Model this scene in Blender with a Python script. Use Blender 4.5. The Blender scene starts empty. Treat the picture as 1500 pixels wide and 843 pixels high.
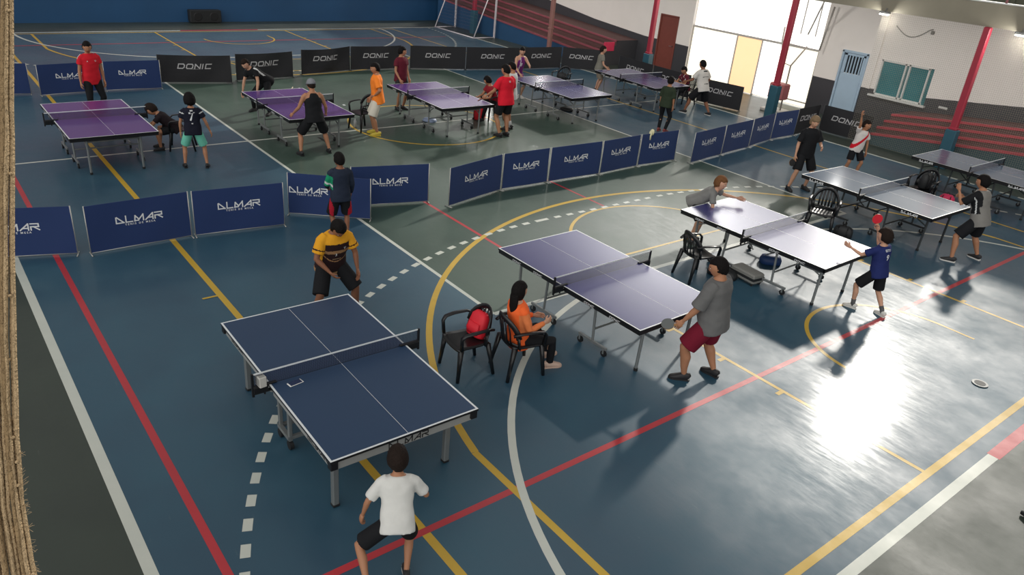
import bpy, bmesh, math, random
from mathutils import Vector, Matrix, noise
from mathutils.bvhtree import BVHTree
random.seed(7)
PI = math.pi
V = Vector
SC = bpy.context.scene
COL = SC.collection

# ------------------------------------------------------------------ materials
MATS = {}
def lin(c):
    return tuple(((x / 255.0) / 12.92 if x / 255.0 <= 0.04045 else (((x / 255.0) + 0.055) / 1.055) ** 2.4) for x in c)

def mat(name, rgb, rough=0.5, metal=0.0, bump=0.0, bscale=60.0, var=0.08, vscale=6.0, spec=0.5, coat=0.0, emit=None, es=0.0, sheen=0.0):
    """Principled material with procedural noise in colour and bump."""
    if name in MATS:
        return MATS[name]
    m = bpy.data.materials.new(name); m.use_nodes = True
    nt = m.node_tree; N = nt.nodes; Lk = nt.links
    b = N['Principled BSDF']
    c = lin(rgb)
    tc = N.new('ShaderNodeTexCoord')
    no = N.new('ShaderNodeTexNoise'); no.inputs['Scale'].default_value = vscale; no.inputs['Detail'].default_value = 4
    Lk.new(tc.outputs['Object'], no.inputs['Vector'])
    mx = N.new('ShaderNodeMix'); mx.data_type = 'RGBA'
    mx.inputs['A'].default_value = tuple(max(0, x * (1 - var)) for x in c) + (1,)
    mx.inputs['B'].default_value = tuple(min(1, x * (1 + var)) for x in c) + (1,)
    Lk.new(no.outputs['Fac'], mx.inputs['Factor'])
    Lk.new(mx.outputs['Result'], b.inputs['Base Color'])
    b.inputs['Roughness'].default_value = rough
    b.inputs['Metallic'].default_value = metal
    b.inputs['Specular IOR Level'].default_value = spec
    b.inputs['Coat Weight'].default_value = coat
    b.inputs['Coat Roughness'].default_value = 0.08
    b.inputs['Sheen Weight'].default_value = sheen
    if emit is not None:
        b.inputs['Emission Color'].default_value = lin(emit) + (1,)
        b.inputs['Emission Strength'].default_value = es
    if bump > 0:
        n2 = N.new('ShaderNodeTexNoise'); n2.inputs['Scale'].default_value = bscale; n2.inputs['Detail'].default_value = 3
        Lk.new(tc.outputs['Object'], n2.inputs['Vector'])
        bp = N.new('ShaderNodeBump'); bp.inputs['Strength'].default_value = bump; bp.inputs['Distance'].default_value = 0.01
        Lk.new(n2.outputs['Fac'], bp.inputs['Height']); Lk.new(bp.outputs['Normal'], b.inputs['Normal'])
    MATS[name] = m
    return m

def cloth(name, rgb, var=0.1):
    return mat('cloth_' + name, rgb, rough=0.85, bump=0.6, bscale=14, var=var, vscale=10, spec=0.2)

def floor_mat(name, rgb, rgb2, rough=0.54, wear=0.5, coat=0.26, spec=0.9):
    m = bpy.data.materials.new(name); m.use_nodes = True
    nt = m.node_tree; N = nt.nodes; Lk = nt.links
    b = N['Principled BSDF']
    tc = N.new('ShaderNodeTexCoord')
    n1 = N.new('ShaderNodeTexNoise'); n1.inputs['Scale'].default_value = 0.55; n1.inputs['Detail'].default_value = 6; n1.inputs['Roughness'].default_value = 0.65
    Lk.new(tc.outputs['Object'], n1.inputs['Vector'])
    mx = N.new('ShaderNodeMix'); mx.data_type = 'RGBA'
    mx.inputs['A'].default_value = lin(rgb) + (1,); mx.inputs['B'].default_value = lin(rgb2) + (1,)
    mr = N.new('ShaderNodeMapRange'); mr.inputs['From Min'].default_value = 0.35; mr.inputs['From Max'].default_value = 0.68
    Lk.new(n1.outputs['Fac'], mr.inputs['Value']); Lk.new(mr.outputs['Result'], mx.inputs['Factor'])
    # scuffs: stretched noise
    mp = N.new('ShaderNodeMapping'); mp.inputs['Scale'].default_value = (1.3, 7.0, 1.0); mp.inputs['Rotation'].default_value = (0, 0, 0.6)
    Lk.new(tc.outputs['Object'], mp.inputs['Vector'])
    n2 = N.new('ShaderNodeTexNoise'); n2.inputs['Scale'].default_value = 1.6; n2.inputs['Detail'].default_value = 8; n2.inputs['Roughness'].default_value = 0.75
    Lk.new(mp.outputs['Vector'], n2.inputs['Vector'])
    m2 = N.new('ShaderNodeMapRange'); m2.inputs['From Min'].default_value = 0.64; m2.inputs['From Max'].default_value = 0.78
    Lk.new(n2.outputs['Fac'], m2.inputs['Value'])
    ml = N.new('ShaderNodeMath'); ml.operation = 'MULTIPLY'; ml.inputs[1].default_value = 0.35 * wear
    Lk.new(m2.outputs['Result'], ml.inputs[0])
    m3 = N.new('ShaderNodeMix'); m3.data_type = 'RGBA'
    m3.inputs['B'].default_value = lin((150, 160, 150)) + (1,)
    Lk.new(ml.outputs['Value'], m3.inputs['Factor']); Lk.new(mx.outputs['Result'], m3.inputs['A'])
    Lk.new(m3.outputs['Result'], b.inputs['Base Color'])
    n3 = N.new('ShaderNodeTexNoise'); n3.inputs['Scale'].default_value = 1.1; n3.inputs['Detail'].default_value = 7; n3.inputs['Roughness'].default_value = 0.7
    Lk.new(tc.outputs['Object'], n3.inputs['Vector'])
    m4 = N.new('ShaderNodeMapRange'); m4.inputs['To Min'].default_value = rough - 0.07; m4.inputs['To Max'].default_value = rough + 0.12
    m4.inputs['From Min'].default_value = 0.3; m4.inputs['From Max'].default_value = 0.7
    Lk.new(n3.outputs['Fac'], m4.inputs['Value']); Lk.new(m4.outputs['Result'], b.inputs['Roughness'])
    b.inputs['Specular IOR Level'].default_value = spec
    b.inputs['Coat Weight'].default_value = coat
    m5 = N.new('ShaderNodeMapRange'); m5.inputs['To Min'].default_value = 0.07; m5.inputs['To Max'].default_value = 0.20
    m5.inputs['From Min'].default_value = 0.35; m5.inputs['From Max'].default_value = 0.7
    Lk.new(n2.outputs['Fac'], m5.inputs['Value']); Lk.new(m5.outputs['Result'], b.inputs['Coat Roughness'])
    b.inputs['Coat IOR'].default_value = 1.45
    bp = N.new('ShaderNodeBump'); bp.inputs['Strength'].default_value = 0.12; bp.inputs['Distance'].default_value = 0.02
    hs = N.new('ShaderNodeMath'); hs.operation = 'MULTIPLY_ADD'; hs.inputs[1].default_value = 0.5
    Lk.new(n2.outputs['Fac'], hs.inputs[0]); Lk.new(n3.outputs['Fac'], hs.inputs[2])
    Lk.new(hs.outputs['Value'], bp.inputs['Height']); Lk.new(bp.outputs['Normal'], b.inputs['Normal'])
    # worn patches lose their varnish
    n6 = N.new('ShaderNodeTexNoise'); n6.inputs['Scale'].default_value = 2.3; n6.inputs['Detail'].default_value = 9; n6.inputs['Roughness'].default_value = 0.8
    Lk.new(mp.outputs['Vector'], n6.inputs['Vector'])
    m6 = N.new('ShaderNodeMapRange'); m6.inputs['From Min'].default_value = 0.42; m6.inputs['From Max'].default_value = 0.62
    m6.inputs['To Min'].default_value = coat; m6.inputs['To Max'].default_value = coat * .45
    Lk.new(n6.outputs['Fac'], m6.inputs['Value']); Lk.new(m6.outputs['Result'], b.inputs['Coat Weight'])
    MATS[name] = m
    return m

# ------------------------------------------------------------------ mesh builder
class MB:
    def __init__(self):
        self.v = []; self.f = []; self.m = []
    def face(self, idx, mi=0):
        self.f.append(tuple(idx)); self.m.append(mi)
    def poly(self, pts, mi=0):
        n = len(self.v); self.v += [V(p) for p in pts]
        self.face(range(n, n + len(pts)), mi)
    def box(self, lo, hi, mi=0, M=None, bev=0.0):
        x0, y0, z0 = lo; x1, y1, z1 = hi
        c = V(((x0 + x1) / 2, (y0 + y1) / 2, (z0 + z1) / 2)); h = V((abs(x1 - x0) / 2, abs(y1 - y0) / 2, abs(z1 - z0) / 2))
        self.obox(c, V((1, 0, 0)), V((0, 1, 0)), V((0, 0, 1)), h, mi, M, bev)
    def obox(self, c, a, b, d, h, mi=0, M=None, bev=0.0):
        """oriented box with chamfered edges when bev>0"""
        def P(x, y, z):
            p = c + a * x + b * y + d * z
            return M @ p if M else p
        hx, hy, hz = h
        if bev <= 0:
            n = len(self.v)
            for z in (-hz, hz):
                for y in (-hy, hy):
                    for x in (-hx, hx):
                        self.v.append(P(x, y, z))
            for q in ((0, 2, 3, 1), (4, 5, 7, 6), (0, 1, 5, 4), (2, 6, 7, 3), (0, 4, 6, 2), (1, 3, 7, 5)):
                self.face([n + i for i in q], mi)
            return
        e = min(bev, hx * .9, hy * .9, hz * .9)
        rings = []
        for z, s in ((-hz, e), (-hz + e, 0), (hz - e, 0), (hz, e)):
            X = hx - s; Y = hy - s
            ch = e
            ring = [(-X + ch, -Y), (X - ch, -Y), (X, -Y + ch), (X, Y - ch), (X - ch, Y), (-X + ch, Y), (-X, Y - ch), (-X, -Y + ch)]
            n = len(self.v)
            self.v += [P(x, y, z) for x, y in ring]
            rings.append(n)
        for r0, r1 in zip(rings, rings[1:]):
            for i in range(8):
                j = (i + 1) % 8
                self.face((r0 + i, r0 + j, r1 + j, r1 + i), mi)
        self.face([rings[0] + i for i in reversed(range(8))], mi)
        self.face([rings[-1] + i for i in range(8)], mi)
    def tube(self, p, q, r, mi=0, n=8, r2=None):
        p = V(p); q = V(q); self.loft([(p, r, r), (q, r2 if r2 else r, r2 if r2 else r)], mi=mi, n=n)
    def path(self, pts, r, mi=0, n=8):
        self.loft([(V(p), r, r) for p in pts], mi=mi, n=n)
    def loft(self, rings, xdir=None, mi=0, n=12, ex=2.0, cap=True, closed=False, mfun=None):
        """rings: (centre, rx, ry) ; tube whose section is a superellipse, x axis near xdir"""
        P = [V(r[0]) for r in rings]; base = []
        px = None
        k = len(P)
        for i in range(k):
            if i == 0: d = P[1] - P[0]
            elif i == k - 1: d = P[-1] - P[-2]
            else: d = (P[i + 1] - P[i]).normalized() + (P[i] - P[i - 1]).normalized()
            if d.length < 1e-9: d = V((0, 0, 1))
            d.normalize()
            if px is None:
                px = V(xdir) if xdir is not None else (V((1, 0, 0)) if abs(d.x) < 0.8 else V((0, 1, 0)))
            xd = V(xdir) if xdir is not None else px
            x = xd - d * xd.dot(d)
            if x.length < 1e-6: x = V((0, 1, 0)) - d * d.y
            x.normalize(); y = d.cross(x); px = x
            rx, ry = rings[i][1], rings[i][2]
            s = len(self.v); base.append(s)
            for j in range(n):
                t = 2 * PI * j / n
                c_, s_ = math.cos(t), math.sin(t)
                e = 2.0 / ex
                cx = math.copysign(abs(c_) ** e, c_); cy = math.copysign(abs(s_) ** e, s_)
                self.v.append(P[i] + x * (rx * cx) + y * (ry * cy))
        for i in range(k - 1):
            a, b = base[i], base[i + 1]
            for j in range(n):
                j2 = (j + 1) % n
                self.face((a + j, a + j2, b + j2, b + j), mfun(i) if mfun else mi)
        if cap:
            self.face([base[0] + j for j in reversed(range(n))], mfun(0) if mfun else mi)
            self.face([base[-1] + j for j in range(n)], mfun(k - 2) if mfun else mi)
    def ball(self, c, r, mi=0, nu=12, nv=8, M=None):
        c = V(c); rx, ry, rz = (r, r, r) if isinstance(r, (int, float)) else r
        s = len(self.v)
        T = (lambda p: c + (M @ p)) if M else (lambda p: c + p)
        self.v.append(T(V((0, 0, -rz))))
        for i in range(1, nv):
            t = -PI / 2 + PI * i / nv
            for j in range(nu):
                a = 2 * PI * j / nu
                self.v.append(T(V((rx * math.cos(t) * math.cos(a), ry * math.cos(t) * math.sin(a), rz * math.sin(t)))))
        self.v.append(T(V((0, 0, rz))))
        e = len(self.v) - 1
        for j in range(nu):
            j2 = (j + 1) % nu
            self.face((s, s + 1 + j2, s + 1 + j), mi)
            self.face((e, e - nu + j, e - nu + j2), mi)
        for i in range(nv - 2):
            a = s + 1 + i * nu; b = a + nu
            for j in range(nu):
                j2 = (j + 1) % nu
                self.face((a + j, a + j2, b + j2, b + j), mi)
    def mesh(self, name):
        me = bpy.data.meshes.new(name)
        me.from_pydata([tuple(p) for p in self.v], [], self.f)
        me.polygons.foreach_set('material_index', self.m)
        me.update()
        return me
    def build(self, name, mats, parent=None, smooth=False, loc=None):
        me = self.mesh(name)
        return link(name, me, mats, parent, smooth, loc)

def link(name, me, mats, parent=None, smooth=False, loc=None):
    if not isinstance(mats, (list, tuple)): mats = [mats]
    mi_ = [0] * len(me.polygons); me.polygons.foreach_get('material_index', mi_)
    me.materials.clear()
    for m in mats: me.materials.append(m)
    me.polygons.foreach_set('material_index', mi_)
    if smooth: me.polygons.foreach_set('use_smooth', [True] * len(me.polygons))
    o = bpy.data.objects.new(name, me); COL.objects.link(o)
    if parent: o.parent = parent
    if loc is not None: o.location = loc
    return o

def empty(name, loc=(0, 0, 0), rz=0.0):
    o = bpy.data.objects.new(name, None); COL.objects.link(o)
    o.empty_display_size = 0.2
    o.location = loc; o.rotation_euler = (0, 0, rz)
    return o

def tag(o, label=None, cat=None, group=None, kind=None):
    if label: o['label'] = label
    if cat: o['category'] = cat
    if group: o['group'] = group
    if kind: o['kind'] = kind
    return o

def kids(o):
    return [c for c in bpy.data.objects if c.parent == o]

def dup(root, loc, rz):
    tree = {}
    for c in bpy.data.objects:
        if c.parent: tree.setdefault(c.parent.name, []).append(c)
    def cp(o, par):
        c = o.copy(); COL.objects.link(c); c.parent = par
        for k in tree.get(o.name, []): cp(k, c)
        return c
    r = cp(root, None); r.location = loc; r.rotation_euler = (0, 0, rz)
    return r

# ------------------------------------------------------------------ stroke lettering
LET = {
 'a': ([[(0.0, .92), (0.0, 0), (1.05, 0), (.1, .95)]], 1.15),
 'L': ([[(0, 1), (0, 0), (.9, 0)]], 1.0),
 'M': ([[(0, 0), (.12, .85), (.62, .2), (1.25, .95), (1.25, 0)], [(.05, .05), (.55, .05)]], 1.35),
 'b': ([[(0, 0), (1.05, .95), (1.05, 0)], [(.35, .28), (1.0, .28)]], 1.15),
 'R': ([[(0, 0), (0, .5), (1.0, .5), (1.0, .95), (0, .95)], [(.35, .5), (1.05, 0)]], 1.15),
 'D': ([[(0, 0), (0, .95), (1.0, .95), (1.25, .7), (1.25, .25), (1.0, 0), (0, 0)]], 1.4),
 'O': ([[(.2, 0), (0, .2), (0, .75), (.2, .95), (1.05, .95), (1.25, .75), (1.25, .2), (1.05, 0), (.2, 0)]], 1.4),
 'N': ([[(0, 0), (0, .95), (1.1, 0), (1.1, .95)]], 1.25),
 'I': ([[(0, 0), (0, .95)]], .3),
 'C': ([[(1.1, .95), (0, .95), (0, 0), (1.1, 0)]], 1.2),
}
def strokes(word, h, wd, slant=0.0, gap=0.28):
    """list of quads (2-D) for a word; centred"""
    x = 0.0; quads = []
    for ch in word:
        ls, w = LET[ch]
        for l in ls:
            for (a, b), (c, d) in zip(l, l[1:]):
                p = V((x + a, b)); q = V((x + c, d)); u = (q - p).normalized(); nn = V((-u.y, u.x)) * wd / 2
                p2 = p - u * wd / 2; q2 = q + u * wd / 2
                quads.append([p2 - nn, q2 - nn, q2 + nn, p2 + nn])
        x += w + gap
    W = x - gap
    out = []
    for q in quads:
        out.append([((p.x - W / 2 + slant * (p.y - .5)) * h, (p.y - .5) * h) for p in q])
    return out, W * h

TXT = {}
def text_mesh(s, size, spacing=1.0):
    if (s, size, spacing) in TXT: return TXT[(s, size, spacing)]
    cu = bpy.data.curves.new('t', 'FONT'); cu.body = s; cu.size = size; cu.align_x = 'CENTER'; cu.align_y = 'CENTER'
    cu.resolution_u = 2; cu.space_character = spacing; cu.offset = size * .02
    o = bpy.data.objects.new('t', cu); COL.objects.link(o)
    dg = bpy.context.evaluated_depsgraph_get(); dg.update()
    me = bpy.data.meshes.new_from_object(o.evaluated_get(dg))
    vs = [V(v.co) for v in me.vertices]; fs = [tuple(p.vertices) for p in me.polygons]
    bpy.data.objects.remove(o); bpy.data.curves.remove(cu)
    TXT[(s, size, spacing)] = (vs, fs)
    return vs, fs
# ------------------------------------------------------------------ setting
XM = -16.6           # court's middle
def mir(x): return 2 * XM - x

M_BLUE = floor_mat('court_blue', (27, 68, 90), (34, 80, 100))
M_GREEN = floor_mat('court_green', (42, 66, 56), (54, 80, 68))
M_OUT = floor_mat('apron_green', (36, 48, 40), (44, 56, 46), wear=0.7)
M_WHT = floor_mat('line_white', (205, 208, 198), (188, 194, 186), wear=0.3)
M_YEL = floor_mat('line_yellow', (204, 166, 30), (186, 150, 34), wear=0.3)
M_RED = floor_mat('line_red', (186, 34, 46), (168, 34, 46), wear=0.3)
M_PAVE = floor_mat('courtyard_concrete', (190, 188, 180), (205, 202, 196), rough=0.7, coat=0.0, spec=0.2)

fb = MB()
xs = [-60, -36, -31.4, -25.3, -7.28, -1.8, 12]
ys = [-14, .77, 5.87, 15.1, 20.5, 23.95, 46]
for i in range(len(xs) - 1):
    for j in range(len(ys) - 1):
        cx = (xs[i] + xs[i + 1]) / 2; cy = (ys[j] + ys[j + 1]) / 2
        mi = 2
        if -31.4 < cx < -1.8 and .77 < cy < 20.5: mi = 0
        if -25.3 < cx < -7.28 and 5.87 < cy < 15.1: mi = 1
        if cy > 23.95: mi = 6
        fb.poly([(xs[i], ys[j], 0), (xs[i + 1], ys[j], 0), (xs[i + 1], ys[j + 1], 0), (xs[i], ys[j + 1], 0)], mi)
LAY = [0.0008]
def nz():
    LAY[0] += 0.000015
    return LAY[0]
def strip(x0, y0, x1, y1, w, mi):
    p = V((x0, y0)); q = V((x1, y1)); u = (q - p).normalized(); n = V((-u.y, u.x)) * w / 2
    z = nz()
    fb.poly([(p.x - n.x, p.y - n.y, z), (q.x - n.x, q.y - n.y, z), (q.x + n.x, q.y + n.y, z), (p.x + n.x, p.y + n.y, z)], mi)
def arc(cx, cy, r, a0, a1, w, mi, seg=40, dash=None):
    if dash:
        L = abs(a1 - a0) * r; n = int(L / (dash * 2)); st = (a1 - a0) / n
        for k in range(n):
            arc(cx, cy, r, a0 + st * k, a0 + st * (k + .5), w, mi, 2)
        return
    z = nz()
    pts = [(a0 + (a1 - a0) * k / seg) for k in range(seg + 1)]
    for a, b in zip(pts, pts[1:]):
        q = [(cx + (r - w / 2) * math.cos(a), cy + (r - w / 2) * math.sin(a), z), (cx + (r + w / 2) * math.cos(a), cy + (r + w / 2) * math.sin(a), z),
             (cx + (r + w / 2) * math.cos(b), cy + (r + w / 2) * math.sin(b), z), (cx + (r - w / 2) * math.cos(b), cy + (r - w / 2) * math.sin(b), z)]
        fb.poly(q if a1 > a0 else q[::-1], mi)
W_, Y_, R_ = 3, 4, 5
# shared long lines
strip(-31.45, .77, -1.75, .77, .10, W_)
strip(-31.45, 20.5, -8.3, 20.5, .09, W_)
for k in range(12): strip(-8.0 + k * .42, 20.5, -7.75 + k * .42, 20.5, .09, W_)
strip(-16.5, .77, -16.5, 20.5, .06, W_)
strip(-28.9, 1.27, -4.28, 1.27, .075, R_)
strip(-13.6, 7.38, -9.0, 7.38, .06, R_)
strip(-11.6, 10.5, -9.85, 10.5, .05, R_)
strip(-31.1, 2.86, -2.08, 2.86, .085, Y_)
strip(-31.1, 17.85, -2.08, 17.85, .06, Y_)
strip(-25.3, 5.87, -7.28, 5.87, .06, W_)
strip(-25.3, 15.1, -7.28, 15.1, .06, W_)
strip(-7.28, 5.87, -7.28, 15.1, .085, W_)
strip(-25.3, 5.87, -25.3, 15.1, .06, W_)
arc(-16.5, 10.5, 1.95, 0, 2 * PI, .06, Y_, 64)
for s in (1, -1):
    X = (lambda x: x) if s == 1 else mir
    def A(cx, cy, r, a0, a1, w, mi, **k):
        if s == 1: arc(cx, cy, r, a0, a1, w, mi, **k)
        else: arc(mir(cx), cy, r, PI - a0, PI - a1, w, mi, **k)
    strip(X(-1.8), .77, X(-1.8), 8.85, .11, W_); strip(X(-1.8), 11.85, X(-1.8), 20.5, .11, W_)
    strip(X(-1.8), 8.85, X(-1.8), 11.85, .14, R_)
    strip(X(-4.28), 1.27, X(-4.28), 19.3, .075, R_)
    strip(X(-2.08), 2.86, X(-2.08), 17.85, .085, Y_)
    # basketball three-point line
    strip(X(-4.95), 3.89, X(-2.08), 3.89, .08, Y_); strip(X(-4.95), 16.81, X(-2.08), 16.81, .06, Y_)
    a = math.acos(-1.17 / 6.56)
    A(-3.78, 10.35, 6.56, a, 2 * PI - a, .085, Y_, seg=80)
    strip(X(-7.9), 7.85, X(-2.08), 7.85, .055, Y_); strip(X(-7.9), 12.86, X(-2.08), 12.86, .06, Y_)
    strip(X(-7.9), 7.85, X(-7.9), 12.86, .05, Y_)
    for x in (-3.9, -4.8, -5.7):
        strip(X(x), 7.72, X(x), 7.85, .06, Y_); strip(X(x), 12.86, X(x), 12.99, .06, Y_)
    A(-7.9, 10.35, 1.85, PI / 2, 3 * PI / 2, .06, Y_)
    A(-3.68, 10.4, 1.28, PI / 2, 3 * PI / 2, .06, Y_); strip(X(-3.7), 11.68, X(-3.2), 11.68, .05, Y_)
    # futsal area and handball nine-metre line
    A(-1.8, 8.85, 5.47, PI, 3 * PI / 2, .085, W_); A(-1.8, 11.85, 5.47, PI / 2, PI, .07, W_)
    if s == -1: strip(X(-7.27), 8.85, X(-7.27), 11.85, .08, W_)
    A(-1.8, 8.85, 8.0, PI, 3 * PI / 2 - .02, .085, W_, dash=.155); A(-1.8, 11.85, 8.0, PI / 2 + .02, PI, .08, W_, dash=.155)
    for k in range(10): strip(X(-9.8), 8.85 + k * .31, X(-9.8), 9.0 + k * .31, .08, W_)
# yellow ticks by the corner
strip(-9.55, 2.62, -9.55, 2.82, .04, Y_)
fl_o = fb.build('floor', [M_BLUE, M_GREEN, M_OUT, M_WHT, M_YEL, M_RED, M_PAVE])
tag(fl_o, kind='structure')

M_WALL = mat('wall_plaster_white', (236, 230, 224), rough=.8, bump=.15, bscale=20, var=.05, vscale=1.2)
M_DADO = mat('dado_charcoal_paint', (62, 62, 66), rough=.45, bump=.1, bscale=20, var=.08, vscale=1.0)
M_REDP = mat('red_steel_paint', (160, 44, 62), rough=.4, var=.1, vscale=3)
M_TEAL = mat('column_blue_paint', (44, 88, 104), rough=.45, bump=.1, var=.1)
M_BLUEW = mat('far_wall_blue_paint', (32, 78, 120), rough=.5, bump=.1, var=.2, vscale=.6)
M_MAUVE = mat('far_wall_mauve_paint', (178, 146, 164), rough=.7, bump=.1, var=.15, vscale=.4)

# right wall (Y = 23.8): plaster above a charcoal dado whose top edge climbs beside the stands
YW = 23.8
def dado(x):
    pts = [(-34, 2.35), (-28.2, 1.83), (-24.4, 1.38), (-21.5, 1.16), (-19.3, 1.13), (-12.2, 1.11), (-10.1, 1.22), (-7.35, 1.56), (-3, 2.1), (4, 2.9)]  # dado top edge
    for (a, b), (c, d) in zip(pts, pts[1:]):
        if a <= x <= c: return b + (d - b) * (x - a) / (c - a)
    return 1.1
HOLES = [(-20.75, -19.9, 0, 2.06), (-19.2, -13.87, 0, 3.45), (-13.02, -12.2, 0, 2.06), (-11.72, -10.12, .99, 2.04)]
wb = MB()
cuts = sorted(set([-33.5, -28.2, -24.4, -21.5, -10.1, -7.35, -3, 4] + [h[0] for h in HOLES] + [h[1] for h in HOLES]))
def wall_panel(x0, x1, z0, z1, mi):
    # z0/z1 may be (left,right) pairs
    a0, a1 = z0 if isinstance(z0, tuple) else (z0, z0); b0, b1 = z1 if isinstance(z1, tuple) else (z1, z1)
    wb.poly([(x0, YW, a0), (x1, YW, a1), (x1, YW, b1), (x0, YW, b0)], mi)
    wb.poly([(x1, YW + .2, a1), (x0, YW + .2, a0), (x0, YW + .2, b0), (x1, YW + .2, b1)], mi)
for a, b in zip(cuts, cuts[1:]):
    hs = [h for h in HOLES if h[0] <= a + 1e-6 and h[1] >= b - 1e-6]
    d = (dado(a), dado(b))
    if not hs:
        wall_panel(a, b, 0, d, 1); wall_panel(a, b, d, 4.0, 0)
    else:
        h = hs[0]
        if h[2] > 0:
            wall_panel(a, b, 0, h[2], 1)
        wall_panel(a, b, h[3], 4.0, 0)
        for xx, sg in ((h[0], 1), (h[1], -1)):
            q = [(xx, YW, h[2]), (xx, YW + .2, h[2]), (xx, YW + .2, h[3]), (xx, YW, h[3])]
            wb.poly(q if sg > 0 else q[::-1], 0)
        wb.poly([(h[0], YW, h[3]), (h[0], YW + .2, h[3]), (h[1], YW + .2, h[3]), (h[1], YW, h[3])], 0)
        if h[2] > 0:
            wb.poly([(h[0], YW, h[2]), (h[1], YW, h[2]), (h[1], YW + .2, h[2]), (h[0], YW + .2, h[2])], 0)
# shallow plaster rib seen between door and window
wb.box((-11.98, YW - .05, 1.12), (-11.86, YW, 4.0), 0)
tag(wb.build('wall_right', [M_WALL, M_DADO]), kind='structure')

# far end (X = -33.5)
XF = -33.5
eb = MB()
eb.box((XF - .25, -14, 0), (XF, 24.0, .98), 0)
eb.box((XF - .4, -14, .98), (XF + .06, 24.0, 1.04), 1)
for k in range(5):
    eb.box((XF - .25 - .7 * (k + 1), -14, .5 + k * .3), (XF - .25 - .7 * k, 24.0, .98 + .3 * k), 1)
eb.box((XF - 4.2, -14, 0), (XF - 4.0, 24.0, 8.0), 1)  # unseen back wall; height and tone set for reflections in the floor
tag(eb.build('wall_far', [M_BLUEW, M_MAUVE]), kind='structure')

# doors
M_BROWN = mat('door_brown_paint', (120, 62, 52), rough=.45, bump=.1, var=.12)
M_DBLUE = mat('door_pale_blue_paint', (168, 190, 208), rough=.5, var=.05)
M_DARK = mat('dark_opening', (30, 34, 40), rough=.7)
M_FRAME = mat('aluminium_white', (216, 216, 212), rough=.4, metal=.1)
d1 = MB()
d1.box((-20.75, YW + .02, 0), (-19.9, YW + .07, 2.06), 0, bev=.008)
d1.box((-20.79, YW - .03, 0), (-20.73, YW + .08, 2.10), 0, bev=.006); d1.box((-19.92, YW - .03, 0), (-19.86, YW + .08, 2.10), 0, bev=.006)
d1.box((-20.79, YW - .03, 2.05), (-19.86, YW + .08, 2.11), 0, bev=.006)
o = d1.build('door_1', [M_BROWN]); tag(o, kind='structure')
hb = MB(); hb.tube((-19.99, YW + .02, 1.0), (-19.99, YW - .05, 1.0), .012); hb.tube((-19.99, YW - .05, 1.0), (-20.12, YW - .05, 1.0), .01)
hb.build('door_handle', [mat('steel_handle', (150, 150, 150), rough=.3, metal=.9)], o)
d2 = MB()
d2.box((-12.96, YW + .0, .02), (-12.24, YW + .05, 1.42), 0, bev=.008)
for x0, x1 in ((-12.96, -12.86), (-12.32, -12.24)): d2.box((x0, YW, 1.42), (x1, YW + .05, 2.02), 0, bev=.005)
d2.box((-12.96, YW, 1.96), (-12.24, YW + .05, 2.04), 0, bev=.005)
for k in range(5): d2.box((-12.80 + k * .103, YW + .01, 1.42), (-12.765 + k * .103, YW + .04, 1.97), 0)
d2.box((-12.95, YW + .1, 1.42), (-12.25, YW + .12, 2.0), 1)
for x in (-13.04, -12.22): d2.box((x, YW - .04, 0), (x + .06, YW + .1, 2.10), 0, bev=.006)
d2.box((-13.04, YW - .04, 2.04), (-12.16, YW + .1, 2.11), 0, bev=.006)
d2.box((-13.10, YW + .03, 0), (-13.04, YW + .12, 2.06), 1)
o = d2.build('door_2', [M_DBLUE, M_DARK]); tag(o, kind='structure')
# window
M_GLS = mat('window_glass_teal', (60, 122, 128), rough=.08, spec=.8, var=.25, vscale=2)
w = MB()
w.box((-11.72, YW + .05, .99), (-10.12, YW + .08, 2.04), 0)
o = w.build('window_1', [M_GLS]); tag(o, kind='structure')
wf = MB()
for x in (-11.72, -10.98, -10.86, -10.28): wf.box((x, YW - .01, .99), (x + .05, YW + .06, 2.04), 0, bev=.005)
for z in (.99, 1.99): wf.box((-11.72, YW - .01, z), (-10.22, YW + .06, z + .05), 0, bev=.005)
wf.build('window_frame', [M_FRAME], o)
ws = MB(); ws.box((-11.84, YW - .12, .93), (-10.05, YW + .02, .99), 0, bev=.01); ws.build('window_sill', [M_FRAME], o)

# big doorway to the courtyard: glowing panels stand in for daylight outside
M_DAYW = mat('daylight_panel_white', (250, 248, 244), rough=.6, emit=(255, 252, 246), es=1.25)
M_DAYC = mat('daylight_panel_cream', (250, 240, 220), rough=.6, emit=(255, 248, 226), es=.95)
M_DAYO = mat('daylight_panel_orange', (238, 196, 152), rough=.6, emit=(250, 206, 160), es=.85)
M_GREYF = mat('door_frame_glare_grey', (196, 192, 186), rough=.5, metal=.2)  # frame lightened: doorway glare put into its grey
dd = MB()
for x in (-19.2, -17.18, -16.12, -15.1, -13.93): dd.box((x, YW + .06, 0), (x + .05, YW + .14, 1.9), 0, bev=.006)
dd.box((-19.2, YW + .05, 1.86), (-13.9, YW + .15, 1.93), 0, bev=.006)
dd.box((-19.2, YW + .06, 3.38), (-13.9, YW + .15, 3.45), 0, bev=.006)
dd.box((-15.1, YW + .06, .16), (-13.9, YW + .14, .20), 0)
for x in (-14.75, -14.2): dd.box((x, YW + .08, 2.3), (x + .04, YW + .12, 3.4), 0)
o = dd.build('door_3', [M_GREYF]); tag(o, kind='structure')
for (x0, x1, z0, z1, mm) in ((-19.15, -17.18, .05, 1.86, M_DAYC), (-17.13, -16.12, .03, 1.86, M_DAYO), (-16.07, -15.1, .05, 1.86, M_DAYW), (-15.05, -13.93, .05, 1.86, M_DAYC), (-19.15, -13.93, 1.93, 3.38, M_DAYW)):
    p = MB(); p.box((x0, YW + .09, z0), (x1, YW + .11, z1), 0); p.build('daylight_panel', [mm], o)

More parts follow.
